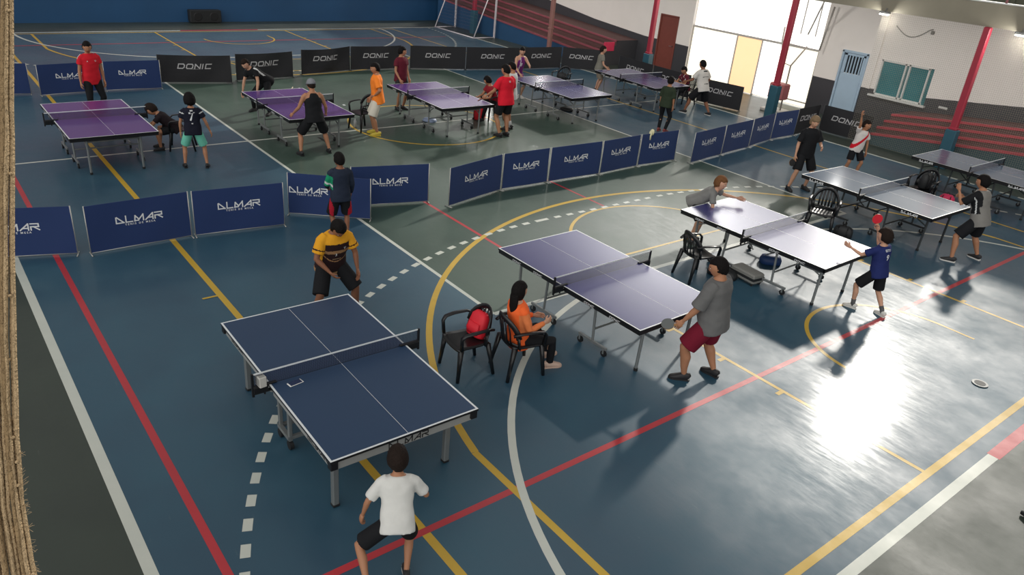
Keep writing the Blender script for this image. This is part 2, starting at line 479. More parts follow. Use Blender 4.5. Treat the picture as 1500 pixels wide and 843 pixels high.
# gallery above the right wall
M_BEIGE = mat('gallery_beige_concrete', (138, 132, 116), rough=.8, bump=.3, bscale=9, var=.12, vscale=2)
M_PINK = mat('rail_pink_paint', (158, 104, 110), rough=.5, var=.1)
g = MB()
g.box((-34, 21.35, 3.56), (4, 23.95, 3.72), 0)
g.box((-34, 21.25, 3.56), (4, 21.37, 4.10), 0)
g.box((-34, 21.22, 4.10), (4, 21.40, 4.13), 1)
go = g.build('gallery_balcony', [M_BEIGE, M_FRAME])
tag(go, 'beige concrete gallery front running along the top of the right wall', 'balcony')
r = MB()
x = -33.0
while x < 4: r.tube((x, 21.35, 4.1), (x, 21.35, 4.9), .03); x += 1.79
r.tube((-33, 21.35, 4.88), (4, 21.35, 4.88), .035); r.tube((-33, 21.35, 4.45), (4, 21.35, 4.45), .025)
r.build('railing', [M_PINK], go, smooth=True)

uw = MB(); uw.box((-12.6, 23.96, 3.56), (4, 24.1, 5.0), 0)
for k in range(9): uw.box((-12.4 + k * 1.8, 23.90, 3.8), (-12.3 + k * 1.8, 23.96, 5.0), 0)
uw.build('back_parapet', [mat('gallery_olive', (104, 106, 92), rough=.8, bump=.2)], go)

# steel columns
names = {-2.72: 'red steel column beyond the right end of the stands', -8.09: 'tall red column with blue base in front of the right stands',
         -13.47: 'red column with tall blue base beside the bright doorway', -18.81: 'red column on small blue base beside the brown door',
         -24.2: 'dull red-brown column in front of the far stands', -29.55: 'red column at the far corner behind the goal'}
M_RB = mat('column_dull_red', (150, 106, 98), rough=.5, var=.15)
for x, lb in names.items():
    c = empty('steel_column', (x, 21.2, 0))
    tag(c, lb, 'column', 'red steel columns along the right side')
    b = MB(); b.box((-.14, -.12, 0), (.14, .12, .3 if x == -24.2 else 1.02), 0, bev=.015); b.build('base_block', [M_RB if x == -24.2 else M_TEAL], c)
    p = MB(); 
    p.box((-.085, -.075, .25), (.085, .075, 3.56), 0, bev=.02)
    p.box((-.10, -.09, 1.02), (.10, .09, 1.08), 0, bev=.01)
    p.build('post', [M_RB if x == -24.2 else M_REDP], c)

# stands
M_STEP = mat('stand_brown_red', (92, 62, 60), rough=.7, bump=.2, var=.2, vscale=2)
M_NOSE = mat('stand_red_edge', (168, 62, 72), rough=.55, var=.15, vscale=3)
M_SBLUE = mat('stand_face_blue', (36, 76, 112), rough=.55, var=.2, vscale=1)
M_SDARK = mat('stand_face_slate', (54, 78, 84), rough=.55, var=.2, vscale=1)
def stands(name, x0, x1, zf, label, rows, depth, riser, facem, xdark=None):
    s = empty(name, ((x0 + x1) / 2, 21.6, 0)); tag(s, label, 'stands')
    ox = (x0 + x1) / 2
    b = MB(); nb = MB(); N = 10
    for i in range(N):
        a = x0 + (x1 - x0) * i / N; c = x0 + (x1 - x0) * (i + 1) / N
        A_, C_ = a - ox, c - ox
        za, zc = zf(a), zf(c)
        b.poly([(A_, 0, 0), (C_, 0, 0), (C_, 0, zc), (A_, 0, za)], 0)
        for k in range(rows):
            y = k * depth; dz = k * riser
            y2 = (k + 1) * depth if k < rows - 1 else YW - 21.6 - .01
            b.poly([(A_, y, za + dz), (C_, y, zc + dz), (C_, y2, zc + dz), (A_, y2, za + dz)], 1)
            if k < rows - 1: b.poly([(A_, y2, za + dz), (C_, y2, zc + dz), (C_, y2, zc + dz + riser), (A_, y2, za + dz + riser)], 1)
            # nosing
            for s0 in (0,):
                n = len(nb.v)
                for xx, z in ((A_, za + dz), (C_, zc + dz)):
                    nb.v += [V((xx, y - .02, z - .05)), V((xx, y + .06, z - .05)), V((xx, y + .06, z + .012)), V((xx, y - .02, z + .012))]
                for q in ((0, 4, 7, 3), (3, 7, 6, 2), (0, 1, 5, 4)): nb.face([n + t for t in q], 0)
                if i == 0: nb.face([n + t for t in (0, 3, 2, 1)], 0)
                if i == N - 1: nb.face([n + t for t in (4, 5, 6, 7)], 0)
    for xx, zz in ((x0 - ox, zf(x0)), (x1 - ox, zf(x1))):
        pts = [(xx, 0, 0)]
        for k in range(rows):
            y = k * depth; pts += [(xx, y, zz + k * riser)]
            y2 = (k + 1) * depth if k < rows - 1 else YW - 21.6 - .01
            pts += [(xx, y2, zz + k * riser)]
        pts.append((xx, YW - 21.6 - .01, 0))
        b.poly(pts, 2)
    b.build('steps', [facem, M_STEP, M_DADO], s); nb.build('nosings', [M_NOSE if x1 > 0 else mat('stand_edge_hazed', (142, 72, 82), rough=.6, var=.2, vscale=3)], s)  # far nosings duller: haze put into their colour
    return s
stands('spectator_stand', -10.4, 3.5, lambda x: .40 + .118 * (x + 9.7) if x > -10.4 else .3, 'four red-edged concrete rows of stands below the window', 4, .33, .155, M_SDARK)
fs = stands('spectator_stand', -33.2, -21.8, lambda x: .50 + .066 * (-23.8 - x), 'red-railed stands on a blue base behind the far goal', 4, .33, .19, M_SBLUE)
e = MB(); e.box((-21.8 - (-33.2 - 21.8) / 2 + .002, .30, .56), (-21.8 - (-33.2 - 21.8) / 2 + .06, .85, .90), 0, bev=.01); e.build('end_cap', [mat('end_cap_pink_red', (206, 48, 84), rough=.5)], fs)

# spotlights under the gallery edge
M_LAMP = mat('lamp_face', (255, 255, 250), emit=(255, 254, 245), es=12)
M_HOUS = mat('lamp_housing', (120, 120, 118), rough=.5, metal=.3)
for x, lb in ((-10.73, 'bright lamp under the gallery edge above the window'), (-7.32, 'bright lamp under the gallery edge right of the tall red column'), (-17.6, 'lamp under the gallery edge above the orange door panel'), (-16.2, 'small lamp under the gallery edge left of the doorway column')):
    L = empty('gallery_lamp', (x, 21.12, 3.56)); tag(L, lb, 'lamp', 'lamps under the gallery edge')
    h = MB(); h.box((-.13, -.02, -.06), (.13, .12, 0), 0, bev=.01); h.tube((0, .05, 0), (0, .1, .08), .015); h.build('housing', [M_HOUS], L)
    f = MB(); f.box((-.11, -.025, -.09), (.11, .10, -.06), 0, bev=.006); f.build('lamp_face', [M_LAMP if x > -12 else M_HOUS], L)

# small white wall plates
for x, z, lb in ((-22.9, .93 + .0, 'small white plate on the dark dado left of the brown door'), (-9.55, 1.05, 'small white plate on the dark dado right of the window')):
    b = MB(); b.box((-.13, -.03, -.035), (.13, 0, .035), 0, bev=.01); b.box((-.11, -.045, -.02), (.11, -.03, .02), 0, bev=.006)
    o = b.build('wall_fixture', [M_FRAME], loc=(x, YW, z)); tag(o, lb, 'wall fitting')
# cable on wall
b = MB(); pts = []
for k in range(13):
    t = k / 12; pts.append((-11.6 + 1.1 * t, YW - .02, 3.05 - .28 * math.sin(PI * min(1, t * 1.05)) + .05 * t))
b.path(pts, .012); b.box((-10.53, YW - .06, 2.96), (-10.45, YW, 3.06), 0, bev=.01)
tag(b.build('hanging_cable', [mat('cable_grey', (120, 118, 114))], smooth=True), 'thin grey cable sagging on the white wall above the window', 'cable')
# folded diagonal brace pipes by the doorway
b = MB(); b.tube((-14.1, 23.3, 2.4), (-13.4, 22.6, 3.52), .025); b.tube((-13.75, 23.6, 1.95), (-13.6, 23.6, 3.3), .03)
tag(b.build('brace_pipe', [mat('pipe_grey', (170, 166, 160), rough=.4, metal=.3)], smooth=True), 'grey diagonal pipe beside the right edge of the bright doorway', 'pipe')
# protective net in front of the right stands: real cords
nb = MB()
M_CORD = mat('net_cord', (158, 150, 134), rough=.8)
x = -10.9
while x < 1.0:
    nb.poly([(x, 21.42, .02), (x + .0035, 21.42, .02), (x + .0035, 21.42, 3.56), (x, 21.42, 3.56)]); x += .05
z = .04
while z < 3.56:
    nb.poly([(-10.9, 21.421, z), (1.0, 21.421, z), (1.0, 21.421, z + .003), (-10.9, 21.421, z + .003)]); z += .05
o = nb.build('protective_net', [M_CORD]); tag(o, 'fine beige mesh net hanging in front of the right stands', 'net')

# unseen roof strip, added and sized to keep sun off the left floor
M_SUNBLK = mat('sun_block_grey', (150, 150, 146), rough=.6, bump=.1)
rb = MB(); rb.box((-48, 15.2, 11.25), (16, 24.3, 11.4), 0)
for k in range(12): rb.box((-45 + k * 5.36, 15.2, 10.9), (-44.85 + k * 5.36, 24.3, 11.25), 1)
tag(rb.build('ceiling_sun_block', [M_SUNBLK, M_REDP]), kind='structure')
# ------------------------------------------------------------------ tables
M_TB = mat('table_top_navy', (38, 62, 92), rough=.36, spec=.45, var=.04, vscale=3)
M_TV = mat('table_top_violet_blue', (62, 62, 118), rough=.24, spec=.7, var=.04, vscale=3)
M_TP = mat('table_top_blue_mauve_tint', (88, 62, 128), rough=.2, spec=.55, var=.05, vscale=3)  # blue tops; purple base colour carries reflections of the mauve surroundings
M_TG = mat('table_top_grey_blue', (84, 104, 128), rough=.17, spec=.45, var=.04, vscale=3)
M_TL = mat('table_line_white', (222, 226, 228), rough=.4, var=.02)
M_BLK = mat('black_steel', (26, 27, 30), rough=.4, metal=.2)
M_GRY = mat('grey_steel_tube', (138, 142, 142), rough=.38, metal=.5)
M_DGR = mat('dark_grey_steel', (58, 62, 64), rough=.4, metal=.3)
M_APR = mat('table_apron_grey', (150, 152, 150), rough=.5)
M_TYRE = mat('castor_rubber', (22, 22, 24), rough=.6)
M_NETD = mat('net_cord_navy', (26, 34, 62), rough=.8)
M_LETW = mat('lettering_white', (226, 228, 230), rough=.6, var=.02)
M_LETK = mat('lettering_black', (18, 18, 20), rough=.6, var=.02)
TL, TW, TH = 2.74, 1.525, .76
def word_on(mb, word, h, wd, origin, u, v, mi=0, slant=0.0, gap=.28, off=None, thick=.002):
    qs, W = strokes(word, h, wd, slant, gap)
    n = V(u).cross(V(v)).normalized() * thick
    for i, q in enumerate(qs):
        mb.poly([V(origin) + n * (1 + i * .02) + V(u) * a + V(v) * b for a, b in q], mi)
    return W

def make_table(style):
    """style: apron / roller / dark"""
    t = empty('table_tennis_table')
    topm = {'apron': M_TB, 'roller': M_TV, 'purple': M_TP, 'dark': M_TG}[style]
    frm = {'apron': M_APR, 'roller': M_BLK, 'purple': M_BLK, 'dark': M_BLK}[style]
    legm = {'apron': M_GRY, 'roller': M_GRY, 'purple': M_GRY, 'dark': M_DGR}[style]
    for s in (-1, 1):
        b = MB()
        X0, X1 = sorted((s * .004, s * TL / 2))
        lo = TH - .024
        xc = sorted([X0, X1] + ([X1 - .02] if s > 0 else [X0 + .02])); yc = [-TW / 2, -TW / 2 + .02, -.0018, .0018, TW / 2 - .02, TW / 2]
        for i in range(len(xc) - 1):
            for j in range(len(yc) - 1):
                edge = (i == (1 if s > 0 else 0)) or j in (0, 2, 4)
                b.poly([(xc[i], yc[j], TH), (xc[i + 1], yc[j], TH), (xc[i + 1], yc[j + 1], TH), (xc[i], yc[j + 1], TH)], 1 if edge else 0)
        y0, y1 = -TW / 2, TW / 2
        b.poly([(X0, y1, lo), (X1, y1, lo), (X1, y0, lo), (X0, y0, lo)], 2)
        for q in ([(X0, y0, lo), (X1, y0, lo), (X1, y0, TH), (X0, y0, TH)], [(X1, y0, lo), (X1, y1, lo), (X1, y1, TH), (X1, y0, TH)],
                  [(X1, y1, lo), (X0, y1, lo), (X0, y1, TH), (X1, y1, TH)], [(X0, y1, lo), (X0, y0, lo), (X0, y0, TH), (X0, y1, TH)]): b.poly(q, 2)
        half = b.build('table_top', [topm, M_TL, M_BLK], t)
        f = MB(); ah = .105 if style == 'apron' else .05; ins = .03 if style == 'apron' else .006
        xe = s * (TL / 2 - ins); xi = s * .03
        a, c = sorted((xe, xi))
        for yy in (-TW / 2 + ins, TW / 2 - ins - .03): f.box((a, yy, lo - ah), (c, yy + .03, lo - .001), 0, bev=.004)
        e0, e1 = sorted((xe, xe - s * .03)); f.box((e0, -TW / 2 + ins, lo - ah), (e1, TW / 2 - ins, lo - .001), 0, bev=.004)
        for xx in (s * .5, s * .95): f.box((xx - .015, -TW / 2 + .04, lo - .035), (xx + .015, TW / 2 - .04, lo - .002), 0)
        if style == 'apron':
            for yy in (-TW / 2 + .004, TW / 2 - .074):
                cx0, cx1 = sorted((s * (TL / 2 - .004), s * (TL / 2 - .074))); f.box((cx0, yy, lo - .085), (cx1, yy + .07, lo - .0015), 1, bev=.006)
        fo = f.build('apron_frame', [frm, M_BLK], t)
        # side lettering
        wm = MB(); m_ = M_LETK if style == 'apron' else M_LETW; sz = {'apron': .055, 'dark': .042}.get(style, .026)
        yy = -TW / 2 + ins - .0005; zc = lo - (ah * .5)
        px = s * (TL / 2 - .42) if style != 'dark' else (-TL / 2 + .36 if s < 0 else TL / 2 - .42)
        if style == 'apron':
            if s > 0:
                word_on(wm, 'aLMbR', .06, .18, (TL / 2 - ins + .0005, .02, zc - .005), (0, 1, 0), (0, 0, 1))
                word_on(wm, 'aLMbR', .06, .18, (px + .1, yy, zc), (1, 0, 0), (0, 0, 1))
            else: word_on(wm, 'aLMbR', .05, .18, (px, yy, zc), (1, 0, 0), (0, 0, 1))
        elif style == 'dark':
            word_on(wm, 'aLMbR', .045, .22, (px, yy, zc), (1, 0, 0), (0, 0, 1))
        else:
            word_on(wm, 'DONIC', sz, .2, (px, yy, zc), (1, 0, 0), (0, 0, 1), slant=.25)
            word_on(wm, 'DONIC', sz, .2, (px - s * .45, yy, zc), (1, 0, 0), (0, 0, 1), slant=.25)
        wm.build('lettering', [m_], fo)
        # outer legs
        if style == 'apron':
            for sy in (-1, 1):
                l = MB(); l.box((s * 1.09 - .03, sy * .60 - .03, .02), (s * 1.09 + .03, sy * .60 + .03, lo - .01), 0, bev=.008)
                l.box((s * 1.09 - .034, sy * .60 - .034, 0), (s * 1.09 + .034, sy * .60 + .034, .03), 1, bev=.006)
                l.build('leg', [legm, M_TYRE], t)
            cb = MB(); cb.box((s * 1.09 - .015, -.6, .60), (s * 1.09 + .015, .6, .64), 0, bev=.005); cb.build('crossbar', [legm], t)
        else:
            for sy in (-1, 1):
                l = MB(); l.tube((s * 1.17, sy * .46, .03), (s * 1.19, sy * .46, lo - .02), .021, 0, 10)
                l.tube((s * 1.17, sy * .46, 0), (s * 1.17, sy * .46, .04), .027, 1, 10)
                l.build('leg', [legm, M_TYRE], t)
            cb = MB(); cb.tube((s * 1.186, -.46, .62), (s * 1.186, .46, .62), .016, 0, 8)
            for sy in (-1, 1): cb.tube((s * 1.18, sy * .46, .50), (s * .72, sy * .46, lo - .03), .012, 0, 6)
            cb.build('crossbar', [legm], t)
        if style == 'purple' or style == 'roller' or style == 'dark':
            for sy in (-1, 1):
                l = MB(); l.tube((s * .49, sy * .58, .13), (s * .46, sy * .58, lo - .02), .018, 0, 10)
                l.box((s * .49 - .26, sy * .58 - .015, .10), (s * .49 + .26, sy * .58 + .015, .14), 0, bev=.005)
                lo_ = l.build('undercarriage_leg', [legm], t)
                for dx in (-.22, .22):
                    w = MB(); cx = s * .49 + dx
                    w.tube((cx, sy * .58 - .014, .045), (cx, sy * .58 + .014, .045), .045, 0, 14)
                    w.box((cx - .012, sy * .58 - .022, .045), (cx + .012, sy * .58 - .017, .11), 1); w.box((cx - .012, sy * .58 + .017, .045), (cx + .012, sy * .58 + .022, .11), 1)
                    w.build('castor', [M_TYRE, M_GRY], lo_)
            cb = MB(); cb.tube((s * .485, -.58, .30), (s * .485, .58, .30), .014, 0, 8); cb.tube((s * .46, -.58, .64), (s * .46, .58, .64), .014, 0, 8)
            cb.tube((s * .47, -.3, .64), (s * .12, -.3, .40), .012, 0, 6); cb.tube((s * .47, .3, .64), (s * .12, .3, .40), .012, 0, 6)
            cb.build('crossbar', [legm], t)
    if style == 'apron':
        cb = MB()
        for s in (-1, 1):
            for sy in (-1, 1):
                cb.box((s * .12 - .02, sy * .62 - .02, .1), (s * .12 + .02, sy * .62 + .02, .66), 0, bev=.006)
                cb.tube((s * .12, sy * .62 - .02, .05), (s * .12, sy * .62 + .02, .05), .05, 1, 14)
            cb.box((s * .12 - .02, -.62, .12), (s * .12 + .02, .62, .16), 0, bev=.005)
        cb.box((-.14, .61, .12), (.14, .65, .16), 0); cb.box((-.14, -.65, .12), (.14, -.61, .16), 0)
        cb.build('centre_frame', [legm, M_TYRE], t)
    # net
    n = empty('net'); n.parent = t
    e = TW / 2 + .1525
    for sy in (-1, 1):
        p = MB(); p.box((-.012, sy * e - .012, TH - .10), (.012, sy * e + .012, TH + .158), 0, bev=.003)
        a, c = sorted((sy * e, sy * (TW / 2 - .08))); p.box((-.02, a, TH + .001), (.02, c, TH + .018), 0, bev=.004); p.box((-.018, a, TH - .075), (.018, c, TH - .055), 0, bev=.004)
        p.tube((0, sy * (TW / 2 + .04), TH - .10), (0, sy * (TW / 2 + .04), TH - .02), .01, 0, 8)
        p.box((-.03, min(sy * (TW / 2 + .01), sy * e), TH - .06), (.03, max(sy * (TW / 2 + .01), sy * e), TH + .01), 0, bev=.004)
        p.build('net_post', [M_BLK], n)
    c = MB(); y = -e; 
    while y < e:
        c.poly([(0, y, TH + .006), (0, y + .0034, TH + .006), (0, y + .0034, TH + .15), (0, y, TH + .15)]); y += .0105
    z = TH + .006
    while z < TH + .15:
        c.poly([(.0004, -e, z), (.0004, e, z), (.0004, e, z + .003), (.0004, -e, z + .003)]); z += .0105
    c.build('net_mesh', [M_NETD], n)
    tp = MB(); tp.box((-.003, -e, TH + .140), (.003, e, TH + .155), 0); tp.build('net_tape', [M_TL], n)
    return t

TABLES = [
 ('apron', -6.09, 2.96, -.5, 'navy table with pale grey apron and phone on it, nearest the camera', 1),
 ('roller', -6.38, 7.00, .9, 'violet-blue table between the seated woman in orange and the man in grey', 0),
 ('roller', -6.30, 10.85, 1.0, 'table shining white in the glare with a small boy in navy at its end', 0),
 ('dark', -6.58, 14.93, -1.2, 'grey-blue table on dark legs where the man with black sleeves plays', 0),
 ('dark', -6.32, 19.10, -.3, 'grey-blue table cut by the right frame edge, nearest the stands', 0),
 ('purple', -16.55, 2.93, .3, 'purple-tinted blue table in the far left corner beside the boy with number 7', 1),
 ('purple', -16.56, 7.05, .2, 'purple-tinted blue table where the man in grey cap and black tank top plays', 0),
 ('purple', -16.38, 10.80, -1.0, 'purple-tinted blue table between the men in orange, maroon and red shirts', 0),
 ('roller', -16.30, 14.83, .6, 'pale lilac table where the player in purple jersey leans', 0),
 ('roller', -16.54, 18.48, -2.2, 'lilac table farthest back on the right, beside the small boy in grey', 0)]
proto = {}
for (st, x, y, rz, lb, _) in TABLES:
    if st in proto: t = dup(proto[st], (x, y, 0), math.radians(rz))
    else:
        t = make_table(st); proto[st] = t; t.location = (x, y, 0); t.rotation_euler = (0, 0, math.radians(rz))
    tag(t, lb, 'table', 'table tennis tables')
# things lying on the nearest table
b = MB(); b.box((-.036, -.075, .0), (.036, .075, .008), 0, bev=.004); o = b.build('smartphone', [mat('phone_case', (225, 225, 222), rough=.3)], loc=(-5.98, 2.42, .7605)); o.rotation_euler = (0, 0, .15)
tag(o, 'smartphone lying on the nearest table beside the net post', 'phone')
s_ = MB(); s_.box((-.032, -.062, .008), (.032, .062, .0095), 0); s_.build('screen', [mat('phone_screen', (30, 45, 80), rough=.08, spec=.8)], o)
b = MB(); b.box((-.05, -.035, 0), (.05, .035, .11), 0, bev=.004); b.box((-.042, -.037, .015), (.042, -.035, .095), 1); b.poly([(-.04,-.028,.1105),(.04,-.028,.1105),(.04,.028,.1105),(-.04,.028,.1105)], 1)
o = b.build('score_counter', [mat('score_box_grey', (196, 194, 188)), mat('score_box_print', (150, 150, 146))], loc=(-6.09, 2.125, .772)); o.rotation_euler = (0, 0, .1)
tag(o, 'small pale grey box standing by the near net post of the nearest table', 'box')

# ------------------------------------------------------------------ surround barriers
M_FABB = mat('barrier_fabric_blue', (24, 50, 100), rough=.75, bump=.5, bscale=3.0, var=.08, vscale=1.5, sheen=.1)
M_FABK = mat('barrier_fabric_black', (34, 34, 38), rough=.75, bump=.5, bscale=3.0, var=.1, vscale=1.5)
M_POLE = mat('barrier_pole_grey', (176, 176, 172), rough=.4, metal=.4)
M_LETG = mat('lettering_grey', (186, 184, 186), rough=.6, var=.02)
def barrier(p0, p1, kind, label, h=.76, wob=0.0, lean=0.0, word=None):
    """p0,p1: floor ends left->right as seen from the camera"""
    a = V((p0[0], p0[1], 0)); c = V((p1[0], p1[1], 0)); mid = (a + c) / 2; d = c - a; L = d.length; ang = math.atan2(d.y, d.x)
    t = empty('court_barrier', mid, ang)
    tag(t, label, 'barrier', ('blue barriers with white lettering' if kind == 'A' else 'black barriers with grey lettering'))
    fab = MB(); NX, NZ = 14, 6; rnd = random.Random(int(abs(mid.x * 1000 + mid.y * 77)))
    ph = rnd.uniform(0, 6); amp = .010 + wob
    def yy(x, z): return amp * math.sin(x * 5 + ph) * math.sin(PI * z / h) + lean * z / h
    def ztop(x): return h - wob * .8 * (1 - (2 * x / L) ** 2) - .006
    G = {}
    for side, off in ((0, -.004), (1, .004)):
        for i in range(NX + 1):
            for j in range(NZ + 1):
                x = -L / 2 + .012 + (L - .024) * i / NX; z = .03 + (ztop(x) - .03) * j / NZ
                G[side, i, j] = len(fab.v); fab.v.append(V((x, yy(x, z) + off, z)))
    for i in range(NX):
        for j in range(NZ):
            fab.face((G[0, i, j], G[0, i + 1, j], G[0, i + 1, j + 1], G[0, i, j + 1])); fab.face((G[1, i, j], G[1, i, j + 1], G[1, i + 1, j + 1], G[1, i + 1, j]))
    for i in range(NX):
        fab.face((G[0, i, NZ], G[0, i + 1, NZ], G[1, i + 1, NZ], G[1, i, NZ])); fab.face((G[0, i + 1, 0], G[0, i, 0], G[1, i, 0], G[1, i + 1, 0]))
    for j in range(NZ):
        fab.face((G[0, 0, j], G[0, 0, j + 1], G[1, 0, j + 1], G[1, 0, j])); fab.face((G[0, NX, j + 1], G[0, NX, j], G[1, NX, j], G[1, NX, j + 1]))
    fo = fab.build('fabric_panel', [M_FABB if kind == 'A' else M_FABK], t, smooth=False)
    fr = MB()
    for s in (-1, 1):
        fr.tube((s * (L / 2 - .008), 0, .02), (s * (L / 2 - .008), lean, h), .009, 0, 8)
        fr.tube((s * (L / 2 - .008), -.09, .012), (s * (L / 2 - .008), .09, .012), .009, 0, 8)
    fr.tube((-L / 2, 0, .03), (L / 2, 0, .03), .007, 0, 6)
    fr.build('frame', [M_POLE if kind == 'A' else M_DGR], t, smooth=True)
    # lettering on both faces, laid on the cloth
    words = [(0.0, 1)] if word is None else word
    for (cx, sc) in words:
        for face in (-1, 1):
            w = MB()
            if kind == 'A': qs, W = strokes('aLMbR', .098 * sc, .19, 0, .22)
            else: qs, W = strokes('DONIC', .100 * sc, .21, .28, .34)
            zc = .47
            for i, q in enumerate(qs):
                pts = []
                for (u_, v_) in (q if face < 0 else q[::-1]):
                    x = cx + (u_ if face < 0 else -u_); z = zc + v_
                    pts.append(V((x, yy(x, z) + face * (.0065 + i * .00004), z)))
                w.poly(pts)
            s_ = 'TENIS DE MESA'
            vs, fs_ = text_mesh(s_, .042 if kind == 'A' else .022, 1.55 if kind == 'A' else 1.3)
            n0 = len(w.v)
            for v_ in vs:
                x = cx + (v_.x if face < 0 else -v_.x); z = zc - (.088 if kind == 'A' else .075) + v_.y
                w.v.append(V((x, yy(x, z) + face * .0068, z)))
            for f_ in fs_: w.face([n0 + i for i in (f_ if face < 0 else f_[::-1])])
            w.build('lettering', [M_LETW if kind == 'A' else M_LETG], fo)
    return t
B = [
 ((-12.21, .12), (-11.74, 1.55), 'A', 'blue barrier at the left frame edge beside the rope bundle'),
 ((-11.65, 1.69), (-11.70, 3.16), 'A', 'blue barrier second from left in the front row, yellow line at its foot'),
 ((-11.69, 3.20), (-11.53, 4.62), 'A', 'blue barrier third from left in front row, left of the boy in dark vest'),
 ((-11.99, 4.88), (-11.12, 6.02), 'A', 'blue barrier half hidden behind the boy in the dark vest'),
 ((-11.85, 6.0), (-11.48, 7.43), 'A', 'blue barrier just right of the boy in the dark vest, left of the gap'),
 ((-11.10, 7.63), (-11.46, 9.12), 'A', 'blue barrier just right of the gap with the red line'),
 ((-11.46, 9.15), (-11.45, 10.36), 'A', 'blue barrier second right of the red-line gap, above the big yellow arc'),
 ((-11.45, 10.39), (-11.42, 11.85), 'A', 'blue barrier third right of the red-line gap'),
 ((-11.42, 11.88), (-11.50, 13.15), 'A', 'blue barrier left of the one with the pale cloth'),
 ((-11.50, 13.18), (-11.47, 14.45), 'A', 'blue barrier with a pale cloth on its top corner'),
 ((-11.13, 14.64), (-11.32, 16.05), 'A', 'blue barrier just right of the gap near the boy in dark green'),
 ((-11.33, 16.09), (-11.50, 17.45), 'A', 'blue barrier second from the gap, above the blond player in black'),
 ((-11.51, 17.49), (-11.76, 18.80), 'A', 'blue barrier in front of the column beside the doorway'),
 ((-11.77, 18.84), (-11.80, 20.02), 'A', 'blue barrier joining the black ones behind the blond player'),
 ((-22.30, 1.10), (-22.15, 2.54), 'A', 'blue barrier cut by the left frame edge in the back row'),
 ((-21.9, 2.70), (-22.08, 4.17), 'A', 'blue barrier behind the man in the red shirt'),
 ((-22.06, 4.21), (-21.99, 5.58), 'A', 'blue barrier right of the man in the red shirt'),
 ((-22.70, 5.70), (-22.22, 7.55), 'D', 'black barrier next to the blue ones in the back row'),
 ((-22.42, 7.75), (-22.55, 9.53), 'D', 'black barrier behind the bending player in black'),
 ((-22.77, 9.90), (-23.1, 11.72), 'D', 'black barrier in the back row, slack top, above the purple-tinted table with the capped man'),
 ((-23.1, 11.74), (-22.98, 13.56), 'D', 'black barrier behind the man in maroon'),
 ((-22.93, 13.88), (-22.35, 15.78), 'D', 'black barrier fifth in the back row, left half of the long straight pair'),
 ((-22.35, 15.80), (-21.90, 17.81), 'D', 'black barrier sixth in the back row, right half of the long straight pair'),
 ((-21.95, 17.95), (-21.80, 19.75), 'D', 'black barrier behind the player in the purple jersey'),
 ((-21.78, 19.78), (-20.9, 20.95), 'D', 'black barrier left of the small boy in grey'),
 ((-19.9, 20.9), (-18.1, 20.75), 'D', 'black barrier between the small boy in grey and the red column'),
 ((-18.08, 20.75), (-16.35, 20.7), 'D', 'black barrier below the brown door behind the lilac table'),
 ((-16.0, 20.72), (-14.45, 21.0), 'D', 'black barrier standing before the bright doorway'),
 ((-11.82, 20.06), (-11.93, 21.36), 'D', 'black barrier turned toward the pale blue door'),
 ((-11.88, 21.46), (-10.33, 21.50), 'D', 'black barrier behind the boy with the red sash'),
]
for i, (a, c, k, lb) in enumerate(B):
    wob = {17: .02, 18: .03, 19: .05, 20: .02}.get(i, 0.0)
    barrier(a, c, k, lb, wob=wob, h=.78 if k == 'D' else .765, word=([(-.35 if i == 3 else 0, 1)] if k == 'A' else [(0, 1.25)]))
# cloth over barrier corner
b = MB(); b.loft([((0, 0, 0), .05, .02), ((.01, 0, .05), .06, .035), ((0, .02, .10), .05, .03), ((0, .03, .12), .02, .01)], mi=0, n=10); b.loft([((0, -.03, .08), .04, .012), ((0, -.045, -.02), .045, .015), ((.01, -.04, -.12), .03, .012)], n=10)
tag(b.build('folded_cloth', [cloth('pale_yellow', (214, 208, 170))], smooth=True, loc=(-11.50, 13.5, .73)), 'pale cloth hung over the top of a blue barrier', 'cloth')

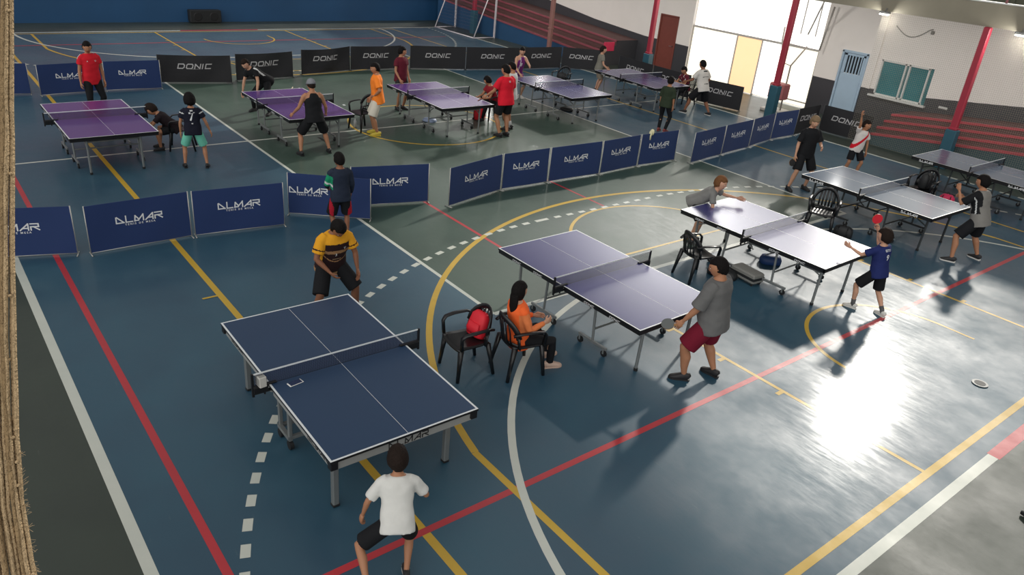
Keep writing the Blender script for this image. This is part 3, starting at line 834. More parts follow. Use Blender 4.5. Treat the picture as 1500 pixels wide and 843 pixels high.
# ------------------------------------------------------------------ plastic armchair
M_CH = mat('black_plastic', (20, 21, 24), rough=.28, spec=.5, var=.05)
def make_chair():
    """faces +Y"""
    t = empty('plastic_chair')
    s = MB()
    NX, NY = 8, 8; G = {}
    for k, dz in ((0, 0), (1, -.022)):
        for i in range(NX + 1):
            for j in range(NY + 1):
                u = i / NX * 2 - 1; v = j / NY * 2 - 1
                w = .225 - .02 * (1 - v) / 2
                x = u * w; y = .02 + v * .22 * (1 - .06 * u * u)
                z = .425 + .02 * u * u - .012 * (1 - v * v) - (.02 * max(0, v - .6) / .4) + dz
                G[k, i, j] = len(s.v); s.v.append(V((x, y, z)))
    for i in range(NX):
        for j in range(NY):
            s.face((G[0, i, j], G[0, i + 1, j], G[0, i + 1, j + 1], G[0, i, j + 1])); s.face((G[1, i, j], G[1, i, j + 1], G[1, i + 1, j + 1], G[1, i + 1, j]))
    for i in range(NX):
        s.face((G[0, i + 1, 0], G[0, i, 0], G[1, i, 0], G[1, i + 1, 0])); s.face((G[0, i, NY], G[0, i + 1, NY], G[1, i + 1, NY], G[1, i, NY]))
    for j in range(NY):
        s.face((G[0, 0, j], G[0, 0, j + 1], G[1, 0, j + 1], G[1, 0, j])); s.face((G[0, NX, j + 1], G[0, NX, j], G[1, NX, j], G[1, NX, j + 1]))
    s.build('seat', [M_CH], t, smooth=True)
    b = MB()
    def back(u, z):  # point on the curved back
        y = -.21 - .06 * (z - .42) / .38 + .09 * u * u
        return V((u * (.215 + .02 * (z - .42)), y, z))
    arch = [back(math.cos(a) * 1.02, .56 + .24 * math.sin(a)) for a in [PI * k / 14 for k in range(15)]]
    b.loft([(p, .035, .014) for p in arch], xdir=(0, .1, 1), n=8, ex=3)
    for u in (-1.0, 1.0): b.loft([(back(u, .42), .03, .012), (back(u, .58), .03, .012)], xdir=(1, 0, 0), n=8, ex=3)
    b.loft([(back(-.95, .46), .02, .01), (back(0, .445), .02, .01), (back(.95, .46), .02, .01)], xdir=(0, 0, 1), n=8, ex=3)
    for u in (-.55, -.28, 0, .28, .55): b.loft([(back(u, .44), .017, .006), (back(u, .6), .017, .006), (back(u * .9, .56 + .24 * math.sqrt(1 - u * u) - .02), .02, .006)], xdir=(1, 0, 0), n=6, ex=3)
    b.build('backrest', [M_CH], t, smooth=True)
    for sx in (-1, 1):
        a = MB()
        a.loft([(V((sx * .225, -.22, .62)), .022, .014), (V((sx * .265, -.12, .655)), .028, .012), (V((sx * .275, .05, .65)), .032, .012), (V((sx * .265, .17, .635)), .03, .014), (V((sx * .25, .21, .59)), .026, .016), (V((sx * .235, .20, .43)), .024, .02)], xdir=(1, 0, 0), n=8, ex=3)
        a.build('armrest', [M_CH], t, smooth=True)
        for sy, (x, y, X, Y) in ((1, (.205, .19, .245, .235)), (-1, (.195, -.17, .235, -.255))):
            l = MB(); l.loft([(V((sx * X, Y, 0)), .018, .018), (V((sx * (x + X) / 2, (y + Y) / 2, .22)), .024, .022), (V((sx * x, y, .43)), .034, .03)], xdir=(1, 0, 0), n=8, ex=4); l.build('leg', [M_CH], t, smooth=True)
    return t
chair0 = make_chair(); chair_used = [False]
def chair(x, y, face, label):
    rz = math.radians(face - 90)
    if not chair_used[0]:
        chair_used[0] = True; c = chair0; c.location = (x, y, 0); c.rotation_euler = (0, 0, rz)
    else: c = dup(chair0, (x, y, 0), rz)
    tag(c, label, 'chair', 'black plastic armchairs'); return c
CH = {
 'bag': chair(-6.32, 4.72, -97, 'black plastic armchair holding the red backpack'),
 'woman': chair(-6.0, 5.27, 80, 'black plastic armchair the woman in orange sits on'),
 'tall': chair(-6.72, 9.50, 75, 'empty black plastic chair behind the man in grey, left end of the glaring table'),
 't4': chair(-6.95, 13.50, -65, 'black plastic armchair under the edge of the grey-blue table, before its net'),
 't5': chair(-6.75, 17.15, -90, 'black plastic armchair loaded with dark bags between the two right-hand tables'),
 'kid7': chair(-16.45, 4.45, -110, 'black plastic chair the crouched boy sits on'),
 'orange': chair(-16.55, 8.72, -80, 'black plastic chair beside the man in the orange shirt'),
 'red': chair(-16.35, 12.50, -95, 'black plastic chair the boy in dark red sits on by the purple-tinted table'),
 't9': chair(-18.35, 16.75, -70, 'black plastic chair with things on it between the two lilac tables'),
 'door': chair(-15.95, 20.05, -110, 'black plastic chair of the seated person in maroon before the doorway'),
}

# ------------------------------------------------------------------ bags and boxes
def bag(name, loc, rz, size, m, label, cat, straps=True, m2=None, grp=None):
    t = empty(name, loc, rz); tag(t, label, cat)
    w, d, h = size
    b = MB(); b.loft([((0, 0, .0), w * .46, d * .42), ((0, 0, h * .06), w * .5, d * .5), ((0, 0, h * .5), w * .5, d * .5), ((0, 0, h * .82), w * .44, d * .42), ((0, 0, h * .97), w * .28, d * .25), ((0, 0, h), w * .1, d * .1)], xdir=(1, 0, 0), n=18, ex=3)
    b.build('body', [m], t, smooth=True)
    if straps:
        p = MB(); p.loft([((0, d * .45, h * .12), w * .34, d * .12), ((0, d * .52, h * .3), w * .38, d * .16), ((0, d * .5, h * .55), w * .34, d * .1)], xdir=(1, 0, 0), n=12, ex=3); p.build('front_pocket', [m2 or m], t, smooth=True)
        s = MB()
        for sx in (-1, 1): s.path([(sx * w * .22, -d * .3, h * .93), (sx * w * .26, -d * .62, h * .7), (sx * w * .28, -d * .62, h * .3), (sx * w * .3, -d * .45, h * .06)], .009)
        s.path([(-w * .08, 0, h * .97), (-w * .06, 0, h * 1.1), (w * .06, 0, h * 1.1), (w * .08, 0, h * .97)], .008)
        s.build('strap', [M_BLK], t, smooth=True)
    return t
M_BR = mat('backpack_red', (214, 28, 46), rough=.6, bump=.4, bscale=12, var=.12)
M_BN = mat('bag_navy', (36, 66, 118), rough=.5, bump=.4, bscale=12)
M_BK = mat('bag_black', (30, 32, 34), rough=.6, bump=.4, bscale=12)
M_BP = mat('bag_pink', (190, 30, 78), rough=.6, bump=.4, bscale=12)
r = bag('backpack', (-6.33, 4.85, .43), math.radians(175), (.28, .17, .32), M_BR, 'red backpack standing on the armchair nearest the front table', 'backpack'); r.rotation_euler = (.25, 0, math.radians(185))
bag('sports_bag', (-6.45, 11.22, 0), .9, (.36, .26, .16), M_BN, 'small navy bag lying on the floor under the glaring white table', 'bag', straps=False)
b = MB(); b.box((-.25, -.13, .0), (.25, .13, .16), 0, bev=.02); t = b.build('equipment_case', [mat('case_grey', (128, 128, 124), rough=.45)], loc=(-6.22, 10.22, .04)); t.rotation_euler = (0, 0, -.1)
tag(t, 'flat grey case with dark edge lying near the glaring table', 'case')
f = MB(); f.box((-.252, -.132, .055), (.252, .132, .10), 0); f.build('dark_band', [M_BK], t)
ft = MB()
for sx in (-1, 1):
    for sy in (-1, 1): ft.tube((sx * .2, sy * .09, -.04), (sx * .2, sy * .09, .005), .02, 0, 8)
ft.build('feet', [M_TYRE], t)
bag('sports_bag', (-6.52, 9.98, 0), .3, (.5, .26, .14), M_BK, 'low black bag on the floor beside the flat grey case', 'bag')
bag('backpack', (-6.75, 17.2, .435), 1.4, (.30, .2, .34), M_BK, 'black backpack with white stripes on the loaded armchair', 'backpack', m2=M_BK)
bb = [o for o in bpy.data.objects if o.get('label', '').startswith('black backpack with white')][0]
w2 = MB()
for dx in (-.06, -.01, .04): w2.poly([(.152, dx, .08), (.152, dx + .025, .08), (.150, dx + .025, .22), (.150, dx, .22)])
w2.build('white_stripes', [M_LETW], bb)
bag('backpack', (-6.30, 17.42, 0), .2, (.34, .22, .40), M_BP, 'pink backpack leaning against the loaded armchair', 'backpack', m2=M_BK)
b = MB(); b.loft([((-.2, 0, .02), .02, .012), ((-.05, .03, .03), .035, .02), ((.1, 0, .025), .03, .02), ((.24, .02, .03), .015, .01)], n=10)
tag(b.build('towel', [cloth('yellow_towel', (188, 172, 96))], smooth=True, loc=(-7.35, 17.05, 0)), 'yellowish towel on the floor by the loaded armchair', 'towel')
bag('sports_bag', (-16.40, 15.30, 0), .1, (.42, .24, .10), M_BK, 'flat black bag under the pale lilac table', 'bag', straps=False)
bag('sports_bag', (-16.65, 10.72, 0), .6, (.36, .26, .09), mat('bag_white_blue', (150, 168, 200)), 'pale blue flat bag on the floor under the purple-tinted table with the man in red', 'bag', straps=False)
bag('sports_bag', (-16.35, 12.1, .0), .3, (.3, .24, .42), M_BR, 'bright red bag beside the seated boy in dark red', 'bag')
bag('sports_bag', (-18.35, 16.75, .43), .3, (.34, .22, .22), M_BK, 'black bag on the chair between the two lilac tables', 'bag')
bag('sports_bag', (-6.55, 13.72, .0), .3, (.36, .22, .22), M_BK, 'black bag on the floor by the chair before the dark-legged table', 'bag')
b = MB(); b.loft([((0, 0, 0), .035, .035), ((0, 0, .16), .035, .035), ((0, 0, .19), .015, .015), ((0, 0, .22), .016, .016)], n=12)
tag(b.build('water_bottle', [mat('bottle_white', (200, 204, 208), rough=.2)], smooth=True, loc=(-16.75, 8.62, 0)), 'pale water bottle on the floor beside the chair by the man in orange', 'bottle')
# white paper slip, small objects
b = MB(); b.box((-.05, -.03, 0), (.05, .03, .004), 0); o = b.build('paper_slip', [M_TL], loc=(-18.9, 9.4, .002)); tag(o, 'small white slip of paper lying on the floor near the man in maroon', 'paper')
b = MB(); b.tube((0, 0, 0), (0, 0, .012), .10, 0, 20); b.tube((0, 0, .012), (0, 0, .014), .07, 1, 20); o = b.build('floor_socket', [M_DGR, M_BK], loc=(-2.59, 10.40, .001)); tag(o, 'small round dark plate set in the floor in the glare', 'floor plate')
b = MB(); b.loft([((-.12, 0, .03), .02, .02), ((-.05, 0, .04), .045, .038), ((.08, .01, .035), .04, .032), ((.14, .01, .03), .015, .02)], n=10); o = b.build('dark_sandal', [M_BK], smooth=True, loc=(-1.10, 8.05, 0)); tag(o, 'small black item on the floor at the right frame edge', 'sandal')
# scoreboard flip stand behind the capped man's table
t = empty('score_flipboard', (-19.7, 8.15, 0), -.5); tag(t, 'low cream board leaning on the floor beside the bending player', 'scoreboard')
b = MB(); b.obox(V((0, 0, .19)), V((1, 0, 0)), V((0, .6, .8)), V((0, -.8, .6)), V((.24, .2, .01)), 0, None, .004); b.build('board', [mat('board_cream', (206, 190, 158))], t)
b = MB(); b.tube((.22, .02, .0), (.34, .3, .36), .014); b.tube((-.22, .02, 0), (-.1, .3, .36), .014); b.build('prop', [M_GRY], t)

# black speaker box by the far wall
t = empty('speaker_box', (-33.30, 10.4, 0)); tag(t, 'black speaker box at the foot of the blue far wall', 'speaker')
b = MB(); b.box((-.18, -.62, .02), (.18, .62, .50), 0, bev=.02); b.build('cabinet', [M_BK], t)
for y in (-.32, .32): b = MB(); b.loft([((.181, y, .26), .17, .17), ((.192, y, .26), .15, .15)], n=20); b.build('speaker_cone', [M_TYRE], t)
b = MB()
for y in (-.5, .5): b.box((-.15, y - .04, 0), (.15, y + .04, .03), 0)
b.build('foot', [M_TYRE], t)

# handball goal, opening toward the stands
M_GOAL = mat('goal_white_paint', (206, 200, 204), rough=.4)
t = empty('handball_goal', (-29.8, 20.9, 0)); tag(t, 'white handball goal parked in the far corner', 'goal')
ox, oy = -29.8, 20.9
b = MB()
for x in (-31.36, -28.24):
    b.box((x - ox - .035, 21.42 - oy - .035, 0), (x - ox + .035, 21.42 - oy + .035, 2.05), 0, bev=.006)
b.box((-31.36 - ox, 21.42 - oy - .035, 1.98), (-28.24 - ox, 21.42 - oy + .035, 2.05), 0, bev=.006)
b.build('goal_frame', [M_GOAL], t)
b = MB()
for x in (-31.36, -28.24):
    b.tube((x - ox, 20.3 - oy, .03), (x - ox, 21.42 - oy, .03), .025); b.tube((x - ox, 20.3 - oy, .03), (x - ox, 21.1 - oy, 2.0), .025); b.tube((x - ox, 21.1 - oy, 2.0), (x - ox, 21.4 - oy, 2.02), .025)
b.tube((-31.36 - ox, 20.3 - oy, .03), (-28.24 - ox, 20.3 - oy, .03), .03)
b.build('back_stays', [M_GOAL], t, smooth=True)
b = MB()
for k in range(26):
    x = -31.36 - ox + 3.12 * k / 25
    b.poly([(x, 20.33 - oy, .05), (x + .008, 20.33 - oy, .05), (x + .008, 21.1 - oy, 1.98), (x, 21.1 - oy, 1.98)])
for k in range(16):
    s_ = k / 15; y = 20.33 - oy + .77 * s_; z = .05 + 1.93 * s_
    b.poly([(-31.36 - ox, y, z), (-28.24 - ox, y, z), (-28.24 - ox, y + .003, z + .008), (-31.36 - ox, y + .003, z + .008)])
b.build('goal_net', [mat('goal_net_cord', (70, 72, 88))], t)

# basketball hoop stand by the doorway (two bent poles and a padded box)
t = empty('hoop_stand', (-14.05, 22.3, 0)); tag(t, 'two bent grey poles rising from a dull red box in front of the bright doorway', 'hoop stand')
b = MB(); b.box((-.25, -.2, .42), (.28, .2, .92), 0, bev=.03); b.build('padded_box', [mat('padding_dull_red', (176, 104, 104), rough=.6)], t)
b = MB()
b.path([(-.12, 0, 0), (-.10, 0, 1.55), (-.28, 0, 2.2), (-.30, 0, 2.6)], .026); b.path([(.22, 0, 0), (.22, 0, 1.5), (.62, 0, 2.15)], .026)
b.tube((-.10, 0, 1.55), (.22, 0, 1.5), .014); b.tube((-.28, 0, 2.15), (.62, 0, 2.12), .012)
b.build('bent_pole', [mat('hoop_pole_taupe', (160, 150, 142), rough=.5)], t, smooth=True)
b = MB(); b.box((-.35, -.3, 0), (.4, .3, .10), 0, bev=.02); b.build('base', [mat('hoop_base_white', (190, 186, 180))], t)

# rope net bundle hanging close on the left
t = empty('bunched_net', (-1.2, -.2, 4.4)); tag(t, 'bunched beige rope net hanging at the left frame edge', 'net')
M_ROPE = mat('rope_beige', (206, 178, 138), rough=.85, bump=1.0, bscale=260, var=.35, vscale=55)
M_ROP2 = mat('rope_brown', (160, 134, 98), rough=.9, bump=1.0, bscale=200, var=.3, vscale=60)
Rv = V((0.61077316, 0.78723103, 0.08499095)); Uv = V((-0.3954784, 0.21030599, 0.89407395)); Fv = V((-0.68596865, 0.57968845, -0.43978212)); CAM = V((0, 0, 5.0169)); FPX = 1110.2
# the bundle hangs about a metre from the camera post
b = MB(); rnd = random.Random(3)
top = V((-1.41, .055, 5.25)); 
import_pts = [(-1.335, .04, 5.40), (-1.262, .07, 4.89), (-1.183, .035, 4.63), (-1.10, .012, 4.56)]
def edge_pt(px, py, d): return CAM + (Rv * ((px - 750) / FPX) + Uv * (-(py - 421.5) / FPX) + Fv) * d
EDGE = [edge_pt(18, -120, 1.0), edge_pt(20, 0, 1.0), edge_pt(20, 200, 1.0), edge_pt(20, 400, 1.0), edge_pt(22, 520, 1.0), edge_pt(27, 640, 1.0), edge_pt(36, 740, 1.0), edge_pt(52, 843, 1.0), edge_pt(72, 930, 1.0)]
EDGE = [tuple(round(c, 3) for c in p) for p in EDGE]
for k in range(26):
    off = .0022 + .0026 * k; dep = .004 * math.sin(k * 1.9) - (.0016 * k); r_ = rnd.uniform(.0026, .0046)
    pts = []
    for i, p in enumerate(EDGE):
        w = 1 + (.6 * max(0, i - 5))
        pts.append(V(p) - Rv * (off + .0014 * math.sin(i * 1.3 + k)) + Fv * (dep) - t.location)
    # subdivide
    q = []
    for a, c in zip(pts, pts[1:]):
        for s in range(5): q.append(a.lerp(c, s / 5) + Rv * (.0005 * math.sin(7 * s + k)) )
    q.append(pts[-1])
    b.loft([(p, r_ * (1 + .18 * math.sin(j * 1.7 + k)), r_) for j, p in enumerate(q)], n=6, mi=1 if k % 6 == 3 else 0)
b.build('rope_strands', [M_ROPE, M_ROP2], t, smooth=True)
b = MB()
for k in range(26):
    i = rnd.uniform(0, len(EDGE) - 1.01); a = V(EDGE[int(i)]).lerp(V(EDGE[int(i) + 1]), i % 1) - t.location - Rv * rnd.uniform(0, .016) - Fv * .004
    b.ball(a, (.0028, .0028, .0022), 0, 8, 6)
b.build('knot', [M_ROPE], t, smooth=True); bpy.data.objects['knot']['kind'] = 'stuff'
b = MB()
for k in range(60):
    i = 5.2 + rnd.random() * 2.7; a = V(EDGE[int(i)]).lerp(V(EDGE[min(8, int(i) + 1)]), i % 1) - t.location
    e = a + Rv * rnd.uniform(.003, .009) + Uv * rnd.uniform(-.006, .008)
    b.tube(a - Rv * .002, e, .00025, 0, 4)
b.build('frayed_fibre', [M_ROPE], t); bpy.data.objects['frayed_fibre']['kind'] = 'stuff'
# ------------------------------------------------------------------ people
def skin_mat(name, rgb): return mat('skin_' + name, rgb, rough=.55, var=.05, vscale=5, spec=.35)
SK = {'light': skin_mat('light', (196, 150, 124)), 'tan': skin_mat('tan', (172, 122, 92)), 'brown': skin_mat('brown', (138, 92, 68))}
M_LIP = mat('lips', (140, 78, 70), rough=.5); M_EYW = mat('eye_white', (220, 216, 210), rough=.3); M_EYD = mat('eye_dark', (34, 24, 20), rough=.2)
def hair_mat(rgb): return mat('hair_%d_%d_%d' % rgb, rgb, rough=.75, bump=1.0, bscale=70, var=.3, vscale=30, spec=.15)
H_BLK = hair_mat((20, 17, 17)); H_BRN = hair_mat((36, 27, 23)); H_LBR = hair_mat((112, 76, 48)); H_BLO = hair_mat((128, 108, 84))

def remesh(mb, vox, smooth=4):
    me = mb.mesh('tmp'); o = bpy.data.objects.new('tmp', me); COL.objects.link(o)
    m = o.modifiers.new('r', 'REMESH'); m.mode = 'VOXEL'; m.voxel_size = vox; m.adaptivity = 0
    if smooth: s = o.modifiers.new('s', 'SMOOTH'); s.factor = .5; s.iterations = smooth
    dg = bpy.context.evaluated_depsgraph_get(); dg.update()
    r = bpy.data.meshes.new_from_object(o.evaluated_get(dg))
    bpy.data.objects.remove(o); bpy.data.meshes.remove(me)
    return r

def add_to_mesh(me, mb, mats_n):
    """append MB faces to mesh me (kept as one mesh)"""
    b2 = MB(); b2.v = [v.co.copy() for v in me.vertices]; b2.f = [tuple(p.vertices) for p in me.polygons]; b2.m = [p.material_index for p in me.polygons]
    n = len(b2.v); b2.v += mb.v
    for f, m in zip(mb.f, mb.m): b2.f.append(tuple(n + i for i in f)); b2.m.append(m)
    return b2

def head_geo(c, Rm, h, skin=0, hairm=None):
    """face-shaped head; c centre, Rm columns right/fwd/up, h head height"""
    b = MB(); nu, nv = 30, 22
    rx, ry, rz = h * .335, h * .415, h * .5
    def shp(t, a):
        x = math.cos(t) * math.cos(a); y = math.cos(t) * math.sin(a); z = math.sin(t)
        X, Y, Z = x * rx, y * ry, z * rz
        if z < 0:
            X *= 1 + .30 * z; Y *= 1 + (.16 * z if y > 0 else .42 * z)
        fr = max(0, y)
        g = lambda u, w, su, sw: math.exp(-((x - u) / su) ** 2 - ((z - w) / sw) ** 2) * (1 if y > 0 else 0)
        Y += h * (.085 * g(0, -.20, .12, .13) + .035 * g(0, .02, .10, .18) + .025 * g(0, -.52, .28, .07) + .03 * g(0, -.86, .30, .14) + .015 * g(.36, .17, .25, .07) + .015 * g(-.36, .17, .25, .07))
        Y -= h * (.045 * g(.38, .02, .17, .10) + .045 * g(-.38, .02, .17, .10) + .012 * g(0, -.42, .3, .04))
        return V((X, Y, Z))
    s = len(b.v); 
    for i in range(nv + 1):
        t = -PI / 2 + PI * i / nv
        for j in range(nu): b.v.append(shp(t, 2 * PI * j / nu))
    for i in range(nv):
        for j in range(nu):
            j2 = (j + 1) % nu; q = (s + i * nu + j, s + i * nu + j2, s + (i + 1) * nu + j2, s + (i + 1) * nu + j)
            p = sum((b.v[k] for k in q), V()) / 4
            lip = abs(p.x) < h * .10 and -.30 * h < p.z < -.215 * h and p.y > 0
            b.face(q, 1 if lip else 0)
    for sx in (-1, 1):
        b.ball((sx * h * .125, ry * .83, .01 * h), (h * .052, h * .03, h * .03), 2, 10, 6)
        b.ball((sx * h * .125, ry * .83 + h * .018, .01 * h), (h * .024, h * .017, h * .025), 3, 8, 6)
        b.loft([(V((sx * h * .06, ry * .90, h * .085)), h * .012, h * .008), (V((sx * h * .13, ry * .90, h * .105)), h * .014, h * .01), (V((sx * h * .20, ry * .80, h * .085)), h * .01, h * .007)], n=6, mi=4)
        b.loft([(V((sx * rx * .93, -h * .02, -h * .09)), h * .02, h * .035), (V((sx * rx * 1.06, -h * .03, -h * .01)), h * .022, h * .055), (V((sx * rx * 1.04, -h * .04, h * .07)), h * .012, h * .035)], xdir=(sx, 0, 0), n=8)
    b.v = [c + Rm @ v for v in b.v]
    return b

def hair_geo(c, Rm, h, style):
    b = MB(); nu, nv = 32, 20
    rx, ry, rz = h * .37, h * .45, h * .53
    puff = {'short': .035, 'buzz': -.035, 'full': .10, 'curly': .16, 'mop': .20, 'long': .04, 'bun': .02}[style]
    low = {'short': -.28, 'buzz': -.15, 'full': -.42, 'curly': -.40, 'mop': -.50, 'long': -.85, 'bun': -.3}[style]
    for i in range(nv + 1):
        t = -PI / 2 + PI * i / nv
        for j in range(nu):
            a = 2 * PI * j / nu
            x = math.cos(t) * math.cos(a); y = math.cos(t) * math.sin(a); z = math.sin(t)
            k = 1.02 + puff * (1 if z > low else .5)
            if style in ('curly', 'mop', 'full'): k += (.07 if style == 'curly' else .035) * noise.noise(V((x, y, z)) * (4.5 if style == 'curly' else 3))
            # hairline: face area sinks inside the head
            lw = low - .50 * max(0, -y); line = .40 + .06 * math.sin(x * 7)
            sink = 0
            if y > .10 and z < line: sink = min(1, (line - z) / .12) * min(1, (y - .10) / .18)
            if z < lw: sink = max(sink, min(1, (lw - z) / .14))
            k *= 1 - .30 * sink
            X, Y, Z = x * rx * k, y * ry * k - h * .035, z * rz * k + h * .01
            if z < 0: X *= 1 + .10 * z; Y *= (1 if y < 0 else 1 + .1 * z)
            b.v.append(V((X, Y, Z)))
    for i in range(nv):
        for j in range(nu):
            j2 = (j + 1) % nu; b.face((i * nu + j, i * nu + j2, (i + 1) * nu + j2, (i + 1) * nu + j))
    if style == 'long':
        b.loft([(V((0, -.30 * h, .15 * h)), .25 * h, .14 * h), (V((0, -.38 * h, -.25 * h)), .27 * h, .14 * h), (V((.03 * h, -.42 * h, -.75 * h)), .26 * h, .11 * h), (V((.10 * h, -.38 * h, -1.25 * h)), .20 * h, .07 * h), (V((.16 * h, -.33 * h, -1.6 * h)), .08 * h, .04 * h)], xdir=(1, 0, 0), n=14)
    b.v = [c + Rm @ v for v in b.v]
    return b

def hand_geo(b, wrist, d, n, s, curl, side, mi=0):
    """palm + five fingers; d: along hand, n: palm normal (fingers curl to it)"""
    d = d.normalized(); n = (n - d * n.dot(d)).normalized(); w = d.cross(n)  # across
    b.loft([(wrist - d * .02 * s, .024 * s, .018 * s), (wrist + d * .02 * s, .034 * s, .017 * s), (wrist + d * .055 * s, .041 * s, .016 * s), (wrist + d * .09 * s, .039 * s, .013 * s)], xdir=w, n=10, ex=2.5, mi=mi)
    L = [.066, .076, .071, .056]
    for k in range(4):
        p = wrist + (d * (.085 + (.004 if k in (1, 2) else 0)) + w * (.030 - .020 * k) * side) * s
        ang = 0; pts = [(p - d * .01 * s, .0095 * s, .0095 * s)]; q = p
        for j, fr in enumerate((.42, .32, .26)):
            ang += curl * (.75, .95, .6)[j]
            dd = d * math.cos(ang) + n * math.sin(ang); q = q + dd * L[k] * fr * s
            pts.append((q, (.0092 - .0012 * j) * s, (.0092 - .0012 * j) * s))
        b.loft(pts, xdir=w, n=7, mi=mi)
    p = wrist + (d * .03 + w * .03 * side) * s
    t1 = (d * .75 + w * side * .75 + n * (.2 + .5 * curl)).normalized(); t2 = (d * (.95 - .3 * curl) + w * side * (.25 - .6 * curl) + n * (.2 + .7 * curl)).normalized()
    b.loft([(p - t1 * .012 * s, .013 * s, .012 * s), (p + t1 * .03 * s, .0115 * s, .011 * s), (p + (t1 * .03 + t2 * .03) * s, .0098 * s, .009 * s), (p + (t1 * .03 + t2 * .048) * s, .006 * s, .006 * s)], n=8, mi=mi)

def Vn(t): return V(t).normalized()
PEOPLE = {}
def person(key, label, H, pos, face, lean=0, side=0, twist=0, hip=.525, hipoff=(0, 0), head=(0, 0), hroll=0, feet=None, footyaw=(8, -8), larm=((-.25, .05, -1), (-.1, .25, -1)), rarm=((.25, .05, -1), (.1, .25, -1)),
           curl=(.45, .45), wide=1.0, belly=0, skin='tan', hair=(H_BLK, 'short'), shirt=None, sleeve=.55, sleevem=None, tank=False, bottoms=None, blen=.9, bwide=1.0, shoes=None, sole=None, socks=None, vox=.013, kid=1.0,
           pattern=None, loose=1.0, palm=None, knee=(0, 0), cap=None, z0=0.0):
    """body frame: x right, y forward, z up. L = person's left (-x)."""
    rz = math.radians(face - 90)
    root = empty('person', (pos[0], pos[1], z0), rz); tag(root, label, 'person')
    S = H / 1.75; b_ = wide
    hh = .145 * H * kid
    # spine frame
    up = V((math.tan(math.radians(side)), math.tan(math.radians(lean)) if abs(lean) < 85 else 8, 1)).normalized()
    if lean < 0: up = V((math.tan(math.radians(side)), math.tan(math.radians(lean)), 1)).normalized()
    tw = math.radians(twist)
    xr = V((math.cos(tw), math.sin(tw), 0)); xr = (xr - up * xr.dot(up)).normalized(); yf = up.cross(xr)
    P = V((hipoff[0], hipoff[1], hip * H))
    TL_ = (.30 - (kid - 1) * .10) * H
    bend = -yf * .0
    neck = P + up * TL_
    def tp(t, dx=0, dy=0):  # point in torso frame, t 0..1 from hips to neck base
        return P + up * (TL_ * t) + xr * dx * S * b_ + yf * (dy * S + .018 * S * math.sin(PI * t))
    body = MB()
    k = b_
    tors = [(-.16, .115, .085), (-.02, .165, .115), (.14, .165, .118), (.38, .140, .103), (.62, .158, .112), (.80, .172, .108), (.93, .135, .082), (1.02, .07, .06)]
    def bel(t): return belly * math.exp(-((t - .25) / .25) ** 2)
    body.loft([(tp(t, 0, bel(t) * .5), rx * S * k, (ry + bel(t)) * S * (.6 + .4 * k)) for t, rx, ry in tors], xdir=xr, n=20, ex=2.3)
    sh = {}; el = {}; wr = {}
    shz = .86
    for sd_, sx, arm in (('L', -1, larm), ('R', 1, rarm)):
        s0 = tp(shz, sx * .172); d1 = Vn(arm[0]); d2 = Vn(arm[1])
        e0 = s0 + d1 * .165 * H; w0 = e0 + d2 * .145 * H
        sh[sd_], el[sd_], wr[sd_] = s0, e0, w0
        body.loft([(s0 - d1 * .035 * S + (tp(shz) - s0) * .25, .050 * S * k, .052 * S * k), (s0 + d1 * .03 * S, .054 * S * k, .052 * S * k), (s0.lerp(e0, .45), .046 * S * k, .044 * S * k), (s0.lerp(e0, .9), .037 * S * k, .037 * S * k), (e0, .036 * S * k, .036 * S * k),
                   (e0.lerp(w0, .25), .038 * S * k, .036 * S * k), (e0.lerp(w0, .65), .030 * S * k, .028 * S * k), (w0, .024 * S, .020 * S), (w0 + d2 * .015 * S, .022 * S, .018 * S)], n=12)
    # head
    hp, hy = math.radians(head[0]), math.radians(head[1])
    hup = (up * .45 + V((0, 0, 1)) * .55).normalized(); 
    ca, sa = math.cos(hy), math.sin(hy)
    base = V((xr.x, xr.y, 0)).normalized(); hx = V((base.x * ca - base.y * sa, base.x * sa + base.y * ca, 0))
    hx = (hx - hup * hx.dot(hup)).normalized(); hf = hup.cross(hx)
    cp_, sp_ = math.cos(hp), math.sin(hp)       # +pitch looks down
    hf2 = hf * cp_ - hup * sp_; hu2 = hup * cp_ + hf * sp_
    if hroll:
        cr_, sr_ = math.cos(math.radians(hroll)), math.sin(math.radians(hroll)); hx, hu2 = hx * cr_ + hu2 * sr_, hu2 * cr_ - hx * sr_
    nb_ = neck + up * .045 * H
    hc = neck + up * (.012 * H) + hu2 * (hh * .48) + hf2 * hh * .10
    Rm = Matrix((hx, hf2, hu2)).transposed()
    body.loft([(neck - up * .04 * S, .062 * S * k, .058 * S * k), (neck + up * .02 * S, .057 * S * k, .057 * S * k), (hc - hu2 * hh * .22 - hf2 * hh * .12, .050 * S * k, .052 * S * k), (hc - hf2 * hh * .1, .045 * S, .05 * S)], n=12)
    # legs
    if feet is None: feet = ((-.11 * S / 1, .0, 0), (.11 * S, .0, 0))
    leg = {}
    hw = .088
    for sd_, sx, ft, yawd in (('L', -1, feet[0], footyaw[0]), ('R', 1, feet[1], footyaw[1])):
        h0 = P + xr * sx * hw * S * k - V((0, 0, .02 * H))
        a0 = V(ft) + V((0, 0, .048 * H)); Lt, Ls = .245 * H, .238 * H
        dv = a0 - h0; D = dv.length
        if D > (Lt + Ls) * .999:
            a0 = h0 + dv * ((Lt + Ls) * .999 / D); dv = a0 - h0; D = dv.length
        yw = math.radians(yawd); fd = V((-math.sin(yw), math.cos(yw), 0))
        pole = V(fd) + V((sx * (.25 + knee[0 if sx < 0 else 1]), 0, 0)) + V((0, 0, .1)); u = dv / D
        pole = (pole - u * pole.dot(u)).normalized()
        x_ = (Lt * Lt - Ls * Ls + D * D) / (2 * D); y_ = math.sqrt(max(0, Lt * Lt - x_ * x_))
        k0 = h0 + u * x_ + pole * y_
        leg[sd_] = (h0, k0, a0, fd)
